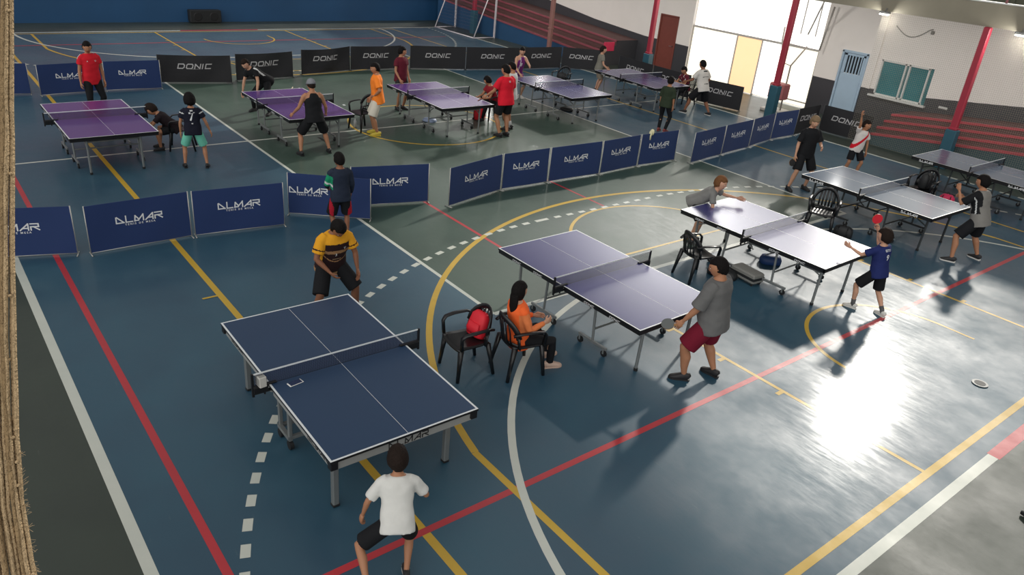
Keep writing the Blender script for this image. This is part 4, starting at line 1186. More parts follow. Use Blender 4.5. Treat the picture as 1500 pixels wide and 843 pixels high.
        body.loft([(h0 + V((0, 0, .03 * H)) - xr * sx * .02 * S, .075 * S * k, .085 * S * k), (h0.lerp(k0, .12), .086 * S * k, .090 * S * k), (h0.lerp(k0, .5), .074 * S * k, .076 * S * k), (h0.lerp(k0, .88), .055 * S * k, .056 * S * k), (k0 + pole * .006 * S, .052 * S * k, .054 * S * k),
                   (k0.lerp(a0, .15), .050 * S * k, .052 * S * k), (k0.lerp(a0, .35) - pole * .012 * S, .054 * S * k, .056 * S * k), (k0.lerp(a0, .7), .040 * S * k, .040 * S * k), (a0, .032 * S, .034 * S), (a0 - V((0, 0, .02 * H)), .034 * S, .036 * S)], n=14)
    me = remesh(body, vox, 3)
    ex_ = MB()
    for sd_, sx, cu in (('L', -1, curl[0]), ('R', 1, curl[1])):
        d2 = (wr[sd_] - el[sd_]).normalized()
        pn = V(palm[0 if sx < 0 else 1]) if palm else V((-sx, .15, 0))
        if abs(d2.dot(pn.normalized())) > .9: pn = V((0, 0, -1))
        hand_geo(ex_, wr[sd_] + d2 * .005, d2, pn, S * (1.0 if kid < 1.1 else 1.05), cu, -1 if (d2.cross(pn)).dot(V((0, 1, .3))) < 0 else 1)
    hb_ = head_geo(hc, Rm, hh)
    n0 = len(ex_.v); ex_.v += hb_.v
    for f, m in zip(hb_.f, hb_.m): ex_.f.append(tuple(n0 + i for i in f)); ex_.m.append(m)
    allb = add_to_mesh(me, ex_, 5); bpy.data.meshes.remove(me)
    allb.build('body', [SK[skin], M_LIP, M_EYW, M_EYD, hair[0]], root, smooth=True)
    # hair
    hg = hair_geo(hc, Rm, hh, hair[1]); hg.build('hair', [hair[0]], root, smooth=True)
    if cap:
        c = MB(); nu, nv = 24, 8
        for i in range(nv + 1):
            t = PI / 2 * i / nv
            for j in range(nu):
                a = 2 * PI * j / nu; c.v.append(hc + Rm @ V((math.cos(t) * math.cos(a) * hh * .40, math.cos(t) * math.sin(a) * hh * .49 - hh * .03, math.sin(t) * hh * .50 + hh * .09)))
        for i in range(nv):
            for j in range(nu): c.face((i * nu + j, i * nu + (j + 1) % nu, (i + 1) * nu + (j + 1) % nu, (i + 1) * nu + j))
        c.face(list(reversed(range(nu))))
        c.loft([(hc + Rm @ V((0, hh * .38, hh * .14)), hh * .34, hh * .015), (hc + Rm @ V((0, hh * .62, hh * .10)), hh * .30, hh * .015), (hc + Rm @ V((0, hh * .78, hh * .04)), hh * .16, hh * .012)], xdir=hx, n=14)
        c.build('cap', [cap], root, smooth=True)
    # shirt
    if shirt:
        s = MB(); lz = .020 * loose * S
        tt = [(-.20 - .05 * loose, .186, .130), (-.06, .182, .130), (.12, .175, .125), (.38, .160, .116), (.62, .172, .122), (.80, .182, .116), (.93, .140, .088), (1.0, .085, .07)]
        if tank: tt = tt[:5] + [(.76, .150, .112), (.90, .105, .090), (.97, .080, .07)]
        s.loft([(tp(t, 0, bel(t) * .5), rx * S * k + lz * .55, (ry + bel(t)) * S * (.6 + .4 * k) + lz * .6) for t, rx, ry in tt], xdir=xr, n=24, ex=2.3)
        if not tank:
            for sd_, sx in (('L', -1), ('R', 1)):
                s0, e0, w0 = sh[sd_], el[sd_], wr[sd_]; d1 = (e0 - s0).normalized()
                pts = [(s0 - d1 * .03 * S + (tp(shz) - s0) * .3, .062 * S * k, .064 * S * k), (s0 + d1 * .03 * S, .068 * S * k, .068 * S * k)]
                if sleeve <= 1: pts += [(s0.lerp(e0, sleeve * .6), .064 * S * k + lz * .3, .064 * S * k + lz * .3), (s0.lerp(e0, sleeve), .064 * S * k + lz * .55, .062 * S * k + lz * .55)]
                else: pts += [(s0.lerp(e0, .5), .060 * S * k, .060 * S * k), (e0, .052 * S * k, .052 * S * k), (e0.lerp(w0, .5), .045 * S * k, .045 * S * k), (e0.lerp(w0, .96), .036 * S * k, .036 * S * k)]
                s.loft(pts, n=14)
        sm = remesh(s, vox, 3)
        # creases
        for v in sm.vertices:
            q = v.co * 9.0 / max(.6, S); w_ = noise.noise(V((q.x * .8 + 31 * len(label), q.y * .8, q.z * 1.3))) * .007 * S
            v.co += v.normal * w_
        mats_ = [shirt]; 
        if pattern: mats_ = pattern['mats']
        so_ = link('shirt', sm, mats_, root, True)
        if pattern:
            fn = pattern['fn']
            for p in sm.polygons:
                c = p.center; r = c - P
                u_ = r.dot(xr) / (.172 * S * k); v_ = r.dot(up) / TL_; w_ = r.dot(yf)
                dl = min((c - sh['L']).length, (c - el['L']).length, (c - sh['L'].lerp(el['L'], .5)).length); dr = min((c - sh['R']).length, (c - el['R']).length, (c - sh['R'].lerp(el['R'], .5)).length)
                tL = (c - sh['L']).dot((el['L'] - sh['L']).normalized()) / (el['L'] - sh['L']).length; tR = (c - sh['R']).dot((el['R'] - sh['R']).normalized()) / (el['R'] - sh['R']).length
                p.material_index = fn(u_, v_, w_, abs(u_) > .92 and v_ > .2 or (tL > .15 and dl < .08 * S) or (tR > .15 and dr < .08 * S), tL if dl < dr else tR, -1 if dl < dr else 1)
        if pattern and pattern.get('text'):
            bv = BVHTree.FromPolygons([v.co for v in sm.vertices], [tuple(p.vertices) for p in sm.polygons])
            for (txt, size, tx, tz, fb_, mt, spc) in pattern['text']:
                vs, fs_ = text_mesh(txt, size * S, spc); tb = MB(); sg = 1 if fb_ == 'front' else -1  # viewer's right is the wearer's left in front
                for v in vs:
                    o_ = tp(tz, 0) + xr * ((v.x + tx * S) * -sg) + up * v.y
                    hit = bv.ray_cast(o_ + yf * sg * .6, -yf * sg, 1.0)
                    tb.v.append((hit[0] if hit[0] else o_ + yf * sg * .12) + yf * sg * .003)
                for f in fs_: tb.face(f)
                tb.build('shirt_print', [mt], so_)
    # bottoms
    if bottoms:
        s = MB(); g = .016 * S
        s.loft([(tp(-.22), .150 * S * k, .115 * S * k), (tp(-.06), .176 * S * k, .126 * S * (.6 + .4 * k)), (tp(.08), .174 * S * k, .126 * S * (.6 + .4 * k)), (tp(.16), .170 * S * k, .122 * S * (.6 + .4 * k))], xdir=xr, n=20, ex=2.3)
        for sd_, sx in (('L', -1), ('R', 1)):
            h0, k0, a0, fd = leg[sd_]
            pts = [(h0 + V((0, 0, .03 * H)), .086 * S * k, .094 * S * k), (h0.lerp(k0, .15), .094 * S * k + g * .3, .098 * S * k + g * .3)]
            if blen <= 1.05:
                e = h0.lerp(k0, blen); pts += [(h0.lerp(k0, blen * .6), (.088 * S * k + g * .6) * bwide, (.090 * S * k + g * .6) * bwide), (e, (.084 * S * k + g * .8) * bwide, (.086 * S * k + g) * bwide)]
            else:
                pts += [(h0.lerp(k0, .55), .083 * S * k, .085 * S * k), (k0, .066 * S * k, .068 * S * k), (k0.lerp(a0, .4), .062 * S * k, .064 * S * k), (k0.lerp(a0, .97), .05 * S * k, .052 * S * k)]
            s.loft(pts, n=16)
        sm = remesh(s, vox, 2)
        bm_ = [bottoms] if not isinstance(bottoms, tuple) else list(bottoms)
        bo = link('trousers' if blen > 1.05 else 'shorts', sm, bm_, root, True)
        if len(bm_) > 1:
            for p in sm.polygons:
                r = p.center - P; p.material_index = 1 if abs(r.dot(xr)) > .14 * S * k and abs(r.dot(yf)) < .035 * S else 0
    # socks and shoes
    for sd_ in ('L', 'R'):
        h0, k0, a0, fd = leg[sd_]; sd2 = V((fd.y, -fd.x, 0))
        fz = a0.z - .048 * H
        if fz > .03:  # lifted foot points along the shin
            shd = (a0 - k0).normalized(); fd3 = (fd - shd * fd.dot(shd)).normalized(); upf = -shd
            fd_, upv = (fd3 * .8 + shd * .35).normalized(), None; upv = sd2.cross(fd_)
        else: fd_ = fd; upv = V((0, 0, 1))
        base_ = a0 - upv * .048 * H
        if socks:
            s = MB(); s.loft([(k0.lerp(a0, .72), .044 * S * k, .046 * S * k), (k0.lerp(a0, .9), .040 * S, .042 * S), (a0 - upv * .015 * H, .042 * S, .046 * S)], n=12); s.build('sock', [socks], root, smooth=True)
        if shoes:
            L = .155 * H * .95; s = MB()
            def fp(y, z, x=0): return base_ + fd_ * (y * L) + upv * (z * H) + sd2 * x
            s.loft([(fp(-.30, .028), .026 * S, .018 * H), (fp(-.24, .034), .036 * S, .028 * H), (fp(-.05, .036), .040 * S, .031 * H), (fp(.18, .028), .043 * S, .024 * H), (fp(.45, .020), .048 * S, .016 * H), (fp(.62, .016), .038 * S, .012 * H), (fp(.69, .013), .018 * S, .008 * H)], xdir=sd2, n=14, ex=2.4)
            s.loft([(fp(-.04, .040), .036 * S, .038 * S), (a0 + upv * .004, .038 * S, .040 * S)], n=12)
            so2 = s.build('shoe', [shoes], root, smooth=True)
            q = MB(); pr = [(-.33, .018), (-.28, .036), (-.05, .036), (.12, .038), (.38, .048), (.56, .044), (.67, .030), (.72, .012)]
            top_, bot = [], []
            ring = [(y, x) for y, x in pr] + [(y, -x) for y, x in reversed(pr)]
            n = len(q.v); q.v += [fp(y, .001, x * S) for y, x in ring]; m_ = len(q.v); q.v += [fp(y, .014, x * S * 1.03) for y, x in ring]; R_n = len(ring)
            for i in range(R_n): q.face((n + i, m_ + i, m_ + (i + 1) % R_n, n + (i + 1) % R_n))
            q.face([n + i for i in range(R_n)]); q.face([m_ + i for i in reversed(range(R_n))])
            q.build('sole', [sole or shoes], so2)
    PEOPLE[key] = dict(root=root, wr={s: root_w(root, wr[s]) for s in wr}, dir={s: (Matrix.Rotation(rz, 3, 'Z') @ (wr[s] - el[s]).normalized()) for s in wr}, hc=root_w(root, hc), sh={s: root_w(root, sh[s]) for s in sh})
    return root
def root_w(root, p):
    rz = root.rotation_euler[2]; return V(root.location) + Matrix.Rotation(rz, 3, 'Z') @ p

M_RUB = mat('paddle_red_rubber', (208, 34, 52), rough=.5); M_RUBK = mat('paddle_black_rubber', (28, 28, 30), rough=.5); M_WOOD = mat('paddle_wood', (178, 134, 86), rough=.5)
def paddle(key, side, label, d=None, n=None, front=M_RUB, back=M_RUBK):
    """paddle gripped in the hand"""
    p = PEOPLE[key]; w = p['wr'][side]; hd = p['dir'][side]
    d = Vn(d) if d else hd; n = Vn(n) if n else V((0, 0, 1)); n = (n - d * n.dot(d)).normalized(); x = d.cross(n)
    o = empty('table_tennis_paddle'); R3 = Matrix((x, d, n)).transposed(); g = w + hd * .075
    o.matrix_world = Matrix.Translation(g) @ R3.to_4x4(); tag(o, label, 'paddle', None)
    h = MB(); h.loft([(V((0, -.05, 0)), .015, .012), (V((0, .0, 0)), .013, .010), (V((0, .05, 0)), .014, .011)], xdir=(1, 0, 0), n=10, ex=2.6); h.build('handle', [M_WOOD], o, smooth=True)
    for nm, z0, z1, m in (('blade', -.0035, .0035, M_WOOD), ('rubber', .0036, .0075, front), ('rubber', -.0075, -.0036, back)):
        c = MB(); R_n = 26; pts = []
        for i in range(R_n):
            a = 2 * PI * i / R_n; rx = .076; ry = .080; xx = rx * math.cos(a); yy = .125 + ry * math.sin(a)
            pts.append((xx, max(yy, .052 if nm == 'rubber' else .04)))
        c.v += [V((x_, y_, z0)) for x_, y_ in pts] + [V((x_, y_, z1)) for x_, y_ in pts]
        for i in range(R_n): c.face((i, (i + 1) % R_n, R_n + (i + 1) % R_n, R_n + i))
        c.face(list(reversed(range(R_n)))); c.face(list(range(R_n, 2 * R_n)))
        c.build(nm, [m], o)
    return o

c_ = cloth
BLK_C = c_('black', (26, 27, 30)); NAVY_C = c_('navy', (28, 36, 62)); WHT_C = c_('white', (200, 202, 202)); DSH = mat('shoe_dark', (34, 34, 36), rough=.6); WSH = mat('shoe_white', (208, 206, 200), rough=.6)
SOLE_W = mat('sole_white', (214, 212, 206), rough=.6)
def stripe_pat(mats, fn, text=None): return dict(mats=mats, fn=fn, text=text or [])
V0 = .012
# 1 red shirt behind far-left table
RED_C = c_('red', (206, 34, 48))
person('red1', 'man in a red sports shirt standing behind the purple table in the far left corner', 1.76, (-19.45, 3.45), 12, shirt=RED_C, bottoms=BLK_C, blen=2, shoes=DSH, head=(12, -18), hair=(H_BLK, 'short'), skin='tan',
       larm=((-.22, .02, -1), (-.05, .15, -1)), rarm=((.22, -.02, -1), (.08, .12, -1)), pattern=stripe_pat([RED_C, WHT_C], lambda u, v, w, s, t, sd: 1 if (s and v > .80 and w < .02 and t < .35 and w > -.02) else 0, [('U', .05, .08, .72, 'front', M_LETW, 1), ('A', .04, -.09, .72, 'front', M_LETW, 1)]))
# 2 boy number 7
B7 = c_('black_jersey', (24, 26, 40))
person('boy7', 'boy in black shirt with white number 7 and mint green shorts, seen from behind', 1.47, (-15.1, 4.30), 165, kid=1.16, shirt=B7, bottoms=c_('mint', (112, 196, 172)), blen=.88, bwide=1.05, shoes=DSH, hair=(H_BLK, 'mop'), head=(15, 8), lean=6, hip=.52, sleeve=.6, loose=1.2,
       feet=((-.20, .02, 0), (.20, -.04, 0)), larm=((-.30, .0, -1), (-.05, .25, -1)), rarm=((.45, -.05, -1), (.35, .25, -1)), pattern=stripe_pat([B7, WHT_C], lambda u, v, w, s, t, sd: 1 if (s and .12 < t < .2) else 0, [('7', .26, 0, .60, 'back', M_LETW, 1), ('IIIIIII', .045, 0, .88, 'back', M_LETW, .9), ('IIIII', .035, 0, .30, 'back', M_LETW, .9)]))
# 3 crouched boy on the chair
person('crouch', 'boy in black bent forward on a chair, mostly hidden behind the boy with number 7', 1.45, (-16.42, 4.33), -112, kid=1.15, hip=.33, lean=48, shirt=c_('black_red', (34, 26, 30)), bottoms=BLK_C, blen=.75, shoes=DSH, hair=(H_BRN, 'full'), skin='tan', head=(25, 0),
       feet=((-.12, .30, 0), (.14, .34, 0)), larm=((-.15, .7, -.8), (.2, .8, -.5)), rarm=((.15, .7, -.8), (-.2, .8, -.5)), vox=.014)
# 4 bending in black
BW = stripe_pat([BLK_C, WHT_C], lambda u, v, w, s, t, sd: 1 if (s and abs(w) < .022 and t < .55) else 0, [('o', .04, .08, .75, 'front', M_LETW, 1)])
person('bend', 'player in black shirt with white shoulder stripes bending sideways behind the table', 1.72, (-18.75, 7.05), -58, lean=50, side=30, hip=.48, hipoff=(-.1, -.1), shirt=BLK_C, bottoms=BLK_C, blen=2, shoes=DSH, skin='light', hair=(H_BRN, 'short'), head=(8, 22),
       larm=((-.25, .1, -1), (-.05, .3, -1)), rarm=((.25, .25, -1), (.1, .15, -1)), feet=((-.28, .05, 0), (.25, -.05, 0)), pattern=BW)
# capped man
person('capman', 'man in grey cap, black tank top and shorts, seen from behind', 1.70, (-15.05, 6.80), 175, tank=True, shirt=BLK_C, bottoms=BLK_C, blen=.95, bwide=1.08, shoes=DSH, skin='tan', cap=c_('grey_cap', (128, 130, 136)), hair=(H_BRN, 'buzz'), wide=1.06, lean=12, hip=.485, head=(8, 0),
       feet=((-.32, .0, 0), (.32, .03, 0)), larm=((-.45, .15, -1), (-.35, .7, -.7)), rarm=((.45, .1, -1), (.25, .6, -.8)))
# orange
person('orange', 'man in orange shirt and white shorts with yellow shoes, hand on hip', 1.73, (-15.98, 8.82), -120, shirt=c_('orange', (246, 134, 48)), bottoms=c_('off_white', (212, 206, 192)), blen=.98, bwide=1.05, shoes=mat('shoe_yellow', (206, 184, 70), rough=.6), skin='tan', hair=(H_BLK, 'short'), lean=3, head=(8, 20), wide=1.08, sleeve=.8, loose=1.5,
       larm=((-.6, -.35, -1), (.55, .45, -.55)), rarm=((.2, .1, -1), (-.1, .5, -1)), feet=((-.12, .0, 0), (.12, .08, 0)))
person('maroon', 'man in maroon shirt standing at the far end of the purple table with a paddle', 1.70, (-18.0, 10.62), 15, shirt=c_('maroon', (96, 30, 44)), bottoms=c_('dark_grey', (48, 46, 50)), blen=.9, shoes=DSH, skin='tan', hair=(H_BLK, 'short'), head=(5, 50), larm=((-.2, .0, -1), (.15, .5, -.9)), rarm=((.22, .1, -1), (-.05, .6, -.8)))
person('redkid', 'boy in dark red shirt and black trousers sitting with a red bag', 1.50, (-16.3, 12.52), -95, kid=1.12, hip=.34, lean=22, shirt=c_('dark_red', (140, 34, 44)), bottoms=BLK_C, blen=2, shoes=DSH, skin='tan', hair=(H_BLK, 'short'), head=(18, -60),
       feet=((-.12, .42, 0), (.12, .40, 0)), larm=((-.2, .5, -1), (.3, .9, -.2)), rarm=((.2, .5, -1), (-.3, .9, -.2)), vox=.014)
person('redman', 'man in bright red shirt and black shorts at the near end of the purple table', 1.80, (-14.76, 11.70), -178, shirt=c_('bright_red', (214, 30, 50)), bottoms=BLK_C, blen=.80, bwide=1.04, shoes=DSH, skin='tan', hair=(H_BLK, 'short'), wide=1.1, loose=1.4, sleeve=.75, lean=3, head=(10, 20),
       feet=((-.12, .0, 0), (.12, .0, 0)), larm=((-.45, .25, -1), (-.35, .85, -.7)), rarm=((.2, .1, -1), (.0, .4, -1)), pattern=stripe_pat([c_('bright_red', (214, 30, 50)), WHT_C], lambda u, v, w, s, t, sd: 0, [('III', .06, 0, .80, 'back', M_LETW, 1.1)]))
person('white10', 'man in white shirt standing just behind the man in bright red', 1.76, (-15.25, 12.25), -150, shirt=WHT_C, bottoms=BLK_C, blen=.9, shoes=DSH, socks=WHT_C, skin='tan', hair=(H_BLK, 'buzz'), head=(10, 0), loose=1.2)
PUR = c_('purple', (112, 44, 110))
person('purple', 'player in purple sleeveless jersey leaning with one hand on the pale lilac table', 1.66, (-18.15, 14.72), 0, tank=True, shirt=PUR, bottoms=PUR, blen=.85, shoes=WSH, skin='light', hair=(H_BLK, 'short'), lean=18, hip=.50, head=(5, -35),
       larm=((-.1, .75, -.75), (.55, .8, .05)), rarm=((.3, .35, -1), (-.1, .7, -.6)), feet=((-.22, .0, 0), (.22, -.1, 0)), pattern=stripe_pat([PUR, WHT_C], lambda u, v, w, s, t, sd: 1 if (.35 < u < .48 and w > 0) else 0, [('8', .16, -.03, .55, 'front', M_LETW, 1)]))
person('greyfar', 'small boy in grey shirt standing at the far end of the farthest lilac table', 1.50, (-18.15, 18.15), 60, kid=1.12, shirt=c_('grey_olive', (124, 122, 112)), bottoms=c_('khaki', (150, 138, 122)), blen=.9, shoes=DSH, skin='light', hair=(H_BRN, 'short'), lean=6, head=(0, -10), larm=((-.2, .3, -1), (.2, .8, -.6)), rarm=((.2, .2, -1), (-.1, .7, -.6)))
person('green', 'boy in dark green shirt and black trousers standing behind the blue barrier with the cloth', 1.52, (-13.6, 16.35), 105, kid=1.1, shirt=c_('dark_green', (46, 56, 42)), bottoms=BLK_C, blen=2, shoes=mat('shoe_red_brown', (130, 60, 56)), skin='tan', hair=(H_BLK, 'short'), loose=1.8, sleeve=.95, lean=4, head=(8, 10), larm=((-.15, -.05, -1), (-.02, .1, -1)), rarm=((.15, .0, -1), (.02, .1, -1)))
WPR = c_('white_print', (206, 202, 196))
person('white14', 'player in white printed shirt and black shorts in front of the bright doorway', 1.72, (-14.62, 19.15), 178, shirt=WPR, bottoms=BLK_C, blen=1.0, bwide=1.15, shoes=DSH, sole=SOLE_W, skin='brown', hair=(H_BLK, 'short'), wide=1.08, lean=14, hip=.49, head=(5, 5), sleeve=.75, loose=1.4,
       feet=((-.28, .32, 0), (.28, -.18, 0)), larm=((-.35, .5, -1), (-.1, .9, -.4)), rarm=((.6, -.1, -1), (.1, .6, -.7)), pattern=stripe_pat([WPR, BLK_C], lambda u, v, w, s, t, sd: 1 if (w < 0 and not s and ((.86 < v < .92 and abs(u) < .45) or (.15 < v < .2 and abs(u) < .5) or (.55 < v < .58 and abs(u) < .7))) else 0))
person('maroonseat', 'seated person in maroon shirt by the far lilac table, before the doorway', 1.5, (-15.95, 20.0), -105, hip=.34, kid=1.1, lean=15, shirt=c_('maroon_print', (92, 30, 44)), bottoms=BLK_C, blen=2, shoes=DSH, skin='tan', hair=(H_BLK, 'short'), head=(18, 10), feet=((-.12, .40, 0), (.12, .40, 0)), larm=((-.3, .5, -1), (.5, .8, .1)), rarm=((.3, .5, -1), (-.5, .8, .1)), vox=.014,
       pattern=stripe_pat([c_('maroon_print', (92, 30, 44)), WHT_C], lambda u, v, w, s, t, sd: 1 if noise.noise(V((u * 4, v * 6, 3))) > .33 and w > 0 else 0))
# 16 blond in black
person('blond', 'curly fair-haired player in black shirt and shorts holding a paddle low', 1.72, (-8.72, 15.48), -22, shirt=BLK_C, bottoms=(BLK_C, WHT_C) and BLK_C, blen=.95, bwide=1.08, shoes=DSH, skin='light', hair=(H_BLO, 'curly'), loose=1.5, sleeve=.85, head=(14, -12), hroll=0,
       feet=((.16, -.08, 0), (-.22, .18, 0))[::-1] and ((-.20, .0, 0), (.24, .02, 0)), larm=((-.3, .35, -1), (.45, .8, -.1)), rarm=((.28, -.05, -1), (.12, .15, -1)), vox=V0)
SASH_W = c_('jersey_white', (212, 206, 202)); SASH_R = c_('sash_red', (206, 30, 48))
person('sash', 'boy in white shirt with a red diagonal sash raising one arm', 1.42, (-8.75, 17.75), -25, kid=1.15, side=-9, shirt=SASH_W, bottoms=BLK_C, blen=.85, bwide=1.06, shoes=DSH, skin='tan', hair=(H_BRN, 'short'), head=(0, 25), sleeve=.6, loose=1.2,
       rarm=((.25, .35, .75), (.25, .1, 1.0)), larm=((-.3, .0, -1), (-.05, .12, -1)), feet=((-.12, .05, 0), (.14, -.05, 0)), pattern=stripe_pat([SASH_W, SASH_R], lambda u, v, w, s, t, sd: 1 if (not s and abs(v - .50 + u * .46) < .12) else 0), vox=V0)
RG = c_('heather_grey', (126, 124, 120))
person('raglan', 'man in grey shirt with black sleeves and black shorts, hand at his mouth', 1.70, (-4.70, 14.80), 175, side=0, lean=15, hip=.50, shirt=RG, bottoms=BLK_C, blen=.92, bwide=1.08, shoes=DSH, sole=SOLE_W, socks=WHT_C and None, skin='tan', hair=(H_BLK, 'full'), loose=1.6, sleeve=.85, head=(2, 12), wide=1.05,
       feet=((-.30, .10, 0), (.34, -.04, 0)), footyaw=(25, -8), larm=((-.35, .60, -.75), (.10, .55, 1.0)), rarm=((.25, .45, -1), (-.25, .85, .15)), curl=(.9, .6), pattern=stripe_pat([RG, BLK_C, WHT_C], lambda u, v, w, s, t, sd: (2 if (abs(w + .0) < .012 and t > .15) else 1) if s and v > .1 or (abs(u) > .8 and v > .45) else 0), vox=V0)
NV = c_('royal_navy', (34, 44, 96))
person('bluekid', 'small boy in navy shirt and black shorts holding up a red paddle', 1.40, (-4.55, 11.02), 172, kid=1.18, lean=8, hip=.50, shirt=NV, bottoms=BLK_C, blen=.90, bwide=1.05, shoes=WSH, sole=SOLE_W, socks=c_('grey_sock', (90, 90, 92)), skin='light', hair=(H_BRN, 'full'), head=(0, 10), sleeve=.7, loose=1.2,
       feet=((-.12, .17, 0), (.10, -.20, 0)), footyaw=(18, -10), larm=((-.30, .65, -.55), (-.15, .9, .25)), rarm=((.25, .75, -.15), (-.05, .35, 1.0)), curl=(.5, .9), pattern=stripe_pat([NV, WHT_C], lambda u, v, w, s, t, sd: 0, [('ESTO', .06, 0, .84, 'back', M_LETW, 1), ('9', .15, 0, .56, 'back', M_LETW, 1)]), vox=V0)
person('leaner', 'boy in grey shirt leaning over the glaring table with a red paddle', 1.50, (-7.78, 10.75), 35, kid=1.12, lean=52, hip=.50, hipoff=(0, -.12), shirt=c_('mid_grey', (120, 120, 118)), bottoms=BLK_C, blen=.85, shoes=DSH, skin='light', hair=(H_LBR, 'full'), head=(-15, -22), sleeve=.7,
       feet=((-.10, -.05, 0), (.18, .0, 0)), larm=((-.3, .8, -.35), (.1, 1, -.05)), rarm=((.35, .2, -1), (.15, .55, -.6)), curl=(.2, .8), vox=V0)
person('greyman', 'heavy man in grey shirt and maroon shorts seen from behind, paddle hanging low', 1.73, (-4.62, 7.12), 192, wide=1.22, belly=.03, shirt=c_('slate_grey', (104, 104, 104)), bottoms=c_('burgundy', (112, 24, 44)), blen=.92, bwide=1.08, shoes=DSH, skin='tan', hair=(H_BLK, 'short'), head=(10, 25), sleeve=.95, loose=1.8, lean=4, hip=.51,
       feet=((-.16, .16, 0), (.22, -.06, 0)), footyaw=(30, -8), larm=((-.26, .30, -1), (-.20, .62, -1)), rarm=((.2, .1, -1), (.05, .3, -1)), vox=V0)
OR2 = c_('orange_vest', (240, 104, 50)); OR3 = c_('orange_faded', (226, 128, 76))
person('woman', 'woman with long dark hair in orange sitting on an armchair', 1.60, (-6.02, 5.25), 80, hip=.292, lean=-6, shirt=OR2, bottoms=BLK_C, blen=2, shoes=mat('shoe_pink_beige', (196, 168, 152), rough=.6), skin='light', hair=(H_BLK, 'long'), head=(6, 20), sleeve=1.5, loose=1.1, wide=.96,
       feet=((-.11, .52, 0), (.13, .42, 0)), larm=((-.2, .35, -1), (.35, .85, .05)), rarm=((.22, .30, -1), (-.2, .9, .2)), pattern=stripe_pat([OR2, OR3], lambda u, v, w, s, t, sd: 1 if s and t > .1 else 0), vox=V0)
DV = c_('dark_vest', (38, 46, 62)); GRS = c_('green_sleeve', (28, 140, 100))
person('vest', 'boy in dark vest with one green sleeve, seen from behind at the blue barriers', 1.48, (-10.62, 5.20), 170, kid=1.08, shirt=DV, bottoms=(BLK_C, c_('red_trim', (170, 30, 48))), blen=.95, bwide=1.1, shoes=DSH, skin='brown', hair=(H_BLK, 'short'), head=(8, 10), sleeve=1.5, loose=1.2,
       feet=((-.08, .02, 0), (.10, -.02, 0)), larm=((-.25, .30, -1), (.3, .8, -.5)), rarm=((.25, .1, -1), (.05, .5, -.8)), pattern=stripe_pat([DV, GRS, WHT_C], lambda u, v, w, s, t, sd: (2 if .72 < t < .86 else (1 if t < 1.0 else 0)) if s and sd < 0 and t > .18 else 0), vox=V0)
YL = c_('amber', (222, 158, 40)); BR = c_('dark_brown', (44, 28, 30)); SBr = c_('sand', (160, 122, 86))
def yb(u, v, w, s, t, sd):
    if s: return 1 if (.50 < t < .56) else 0
    if v > .80: return 0
    if .50 < v < .60: return 2
    if abs((v - .24) - .22 * u * u) < .016: return 2
    if v < -.14: return 2
    return 1
person('yellow', 'man in yellow and brown striped shirt looking down behind the navy table', 1.62, (-8.24, 3.93), 0, lean=17, hip=.485, hipoff=(0, -.10), wide=1.12, shirt=YL, bottoms=BLK_C, blen=1.02, bwide=1.05, shoes=DSH, socks=WHT_C, skin='brown', hair=(H_BLK, 'full'), head=(38, 0), sleeve=.72, loose=1.4,
       feet=((-.30, .02, 0), (.30, .02, 0)), larm=((-.35, .15, -1), (.0, .30, -1)), rarm=((.35, .10, -1), (-.62, .55, -.8)), pattern=stripe_pat([YL, BR, SBr], yb, [('U', .045, .10, .66, 'front', M_LETW, 1), ('3', .06, -.02, .47, 'front', M_LETW, 1), ('~~~~~', .05, 0, .33, 'front', mat('print_sand', (196, 168, 130)), .8)]), vox=V0)
person('whitekid', 'boy in white shirt and black shorts lunging at the near end of the navy table', 1.30, (-4.13, 2.44), 158, kid=1.14, lean=26, side=4, hip=.455, hipoff=(.02, -.14), shirt=c_('bright_white', (216, 216, 212)), bottoms=BLK_C, blen=.88, bwide=1.06, shoes=DSH, sole=SOLE_W, skin='tan', hair=(H_BRN, 'full'), head=(12, 0), sleeve=.78, loose=1.0,
       feet=((-.24, -.36, .12), (.10, -.18, .0)), footyaw=(25, -5), larm=((-.62, -.05, -1), (-.20, .25, -1)), rarm=((.55, .05, -.9), (.05, .85, -.45)), curl=(.8, .6), vox=V0)

paddle('leaner', 'R', 'red paddle held out by the boy leaning over the glaring table', d=(.9, .5, -.2), n=(.6, -.6, .6))
paddle('bluekid', 'R', 'red paddle raised by the small boy in navy', d=(-.2, -.35, 1), n=(.8, -.8, .2))
paddle('greyman', 'L', 'dark paddle held low by the heavy man in grey', d=(-.9, -.5, -.15), n=(.3, -.4, .8), front=mat('paddle_grey_rubber', (96, 100, 100), rough=.4))
paddle('blond', 'R', 'black paddle hanging from the hand of the fair-haired player', d=(.1, -.6, -.7), n=(.9, -.3, .4), front=M_RUBK)
paddle('maroon', 'L', 'paddle in the hand of the man in maroon', front=M_RUBK)
paddle('capman', 'R', 'paddle in the right hand of the capped man in black tank top', front=M_RUBK)
paddle('redman', 'L', 'paddle held over the table edge by the man in bright red')
paddle('purple', 'R', 'dark paddle pressed on the table by the player in purple', front=M_RUBK)
# ball with the blond player
# ------------------------------------------------------------------ camera
cd = bpy.data.cameras.new('camera'); cam = bpy.data.objects.new('camera', cd); COL.objects.link(cam)
cd.sensor_fit = 'HORIZONTAL'; cd.sensor_width = 36.0; cd.lens = 36.0 * 1110.2 / 1500.0; cd.clip_start = .02; cd.clip_end = 500
M = Matrix((( 0.61077316, -0.3954784, 0.68596865), (0.78723103, 0.21030599, -0.57968845), (0.08499095, 0.89407395, 0.43978212)))
cam.matrix_world = Matrix.Translation((0, 0, 5.0169)) @ M.to_4x4()
SC.camera = cam
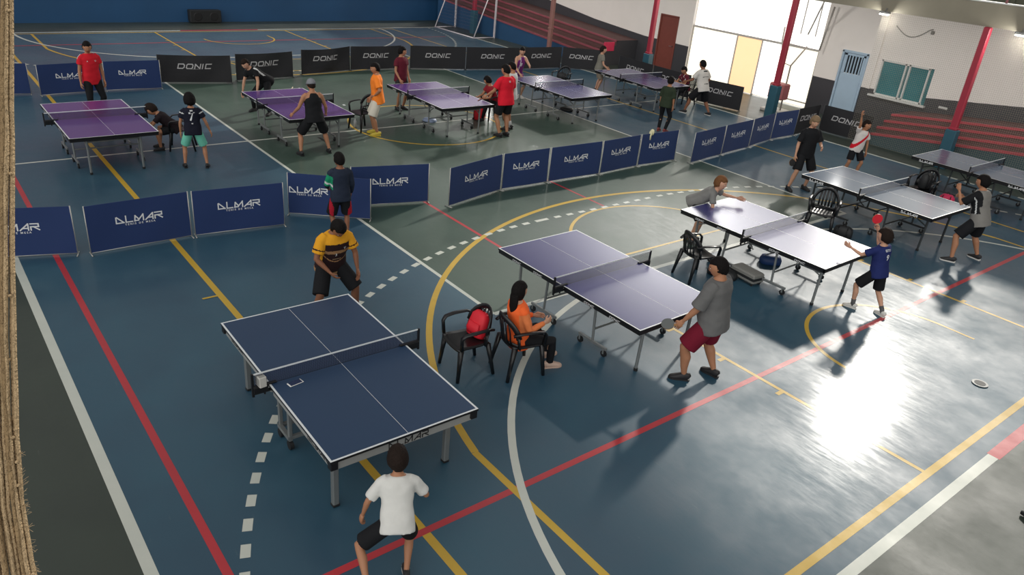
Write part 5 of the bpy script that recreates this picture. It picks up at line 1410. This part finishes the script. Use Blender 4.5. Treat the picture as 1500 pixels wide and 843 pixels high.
# ------------------------------------------------------------------ sky and sun
def dirv(az, el):
    az = math.radians(az); el = math.radians(el); return V((math.cos(el) * math.cos(az), math.cos(el) * math.sin(az), math.sin(el)))
W = bpy.data.worlds.new('world'); SC.world = W; W.use_nodes = True
nt = W.node_tree; N = nt.nodes; Lk = nt.links
bg = N['Background']
tc = N.new('ShaderNodeTexCoord')
def glow(az, el, power, amp):
    d = dirv(az, el)
    dp = N.new('ShaderNodeVectorMath'); dp.operation = 'DOT_PRODUCT'; dp.inputs[1].default_value = d
    nm = N.new('ShaderNodeVectorMath'); nm.operation = 'NORMALIZE'
    Lk.new(tc.outputs['Generated'], nm.inputs[0]); Lk.new(nm.outputs['Vector'], dp.inputs[0])
    mx = N.new('ShaderNodeMath'); mx.operation = 'MAXIMUM'; mx.inputs[1].default_value = 0.0; Lk.new(dp.outputs['Value'], mx.inputs[0])
    pw = N.new('ShaderNodeMath'); pw.operation = 'POWER'; pw.inputs[1].default_value = power; Lk.new(mx.outputs['Value'], pw.inputs[0])
    ml = N.new('ShaderNodeMath'); ml.operation = 'MULTIPLY'; ml.inputs[1].default_value = amp; Lk.new(pw.outputs['Value'], ml.inputs[0])
    return ml.outputs['Value']
def addn(a, b):
    m = N.new('ShaderNodeMath'); m.operation = 'ADD'
    Lk.new(a, m.inputs[0])
    if isinstance(b, float): m.inputs[1].default_value = b
    else: Lk.new(b, m.inputs[1])
    return m.outputs['Value']
WBASE = 0.26
s = addn(glow(110, 27.5, 400, 1.5), WBASE)
for g_ in ((111, 25, 40, 2.2), (127, 17, 180, 9.0), (142, 14, 90, 1.3), (103, 18, 60, 1.2), (-62, 20, 1.8, 1.25)): s = addn(s, glow(*g_))
Lk.new(s, bg.inputs['Strength'])
bg.inputs['Color'].default_value = (1.0, .985, .95, 1)
sd = bpy.data.lights.new('sun', 'SUN'); so = bpy.data.objects.new('sun', sd); COL.objects.link(so)
sd.energy = 2.0; sd.angle = math.radians(3); sd.color = (1, .95, .86)
for lx in (-27.8, -24.4, -21.0, -17.6, -14.15, -10.73, -7.32, -3.9):  # modelled lamps plus extra point lights added to brighten the wall
    pd = bpy.data.lights.new('gallery_lamp_fill', 'POINT'); pd.energy = 45; pd.shadow_soft_size = .09; pd.color = (1, .98, .94)
    po = bpy.data.objects.new('gallery_lamp_fill', pd); COL.objects.link(po); po.location = (lx, 21.12, 3.34)
so.rotation_euler = dirv(111, 29).to_track_quat('Z', 'Y').to_euler()
vs_ = SC.view_settings; vs_.view_transform = 'Standard'; vs_.look = 'None'; vs_.gamma = 1; vs_.exposure = 0.12; vs_.use_curve_mapping = False
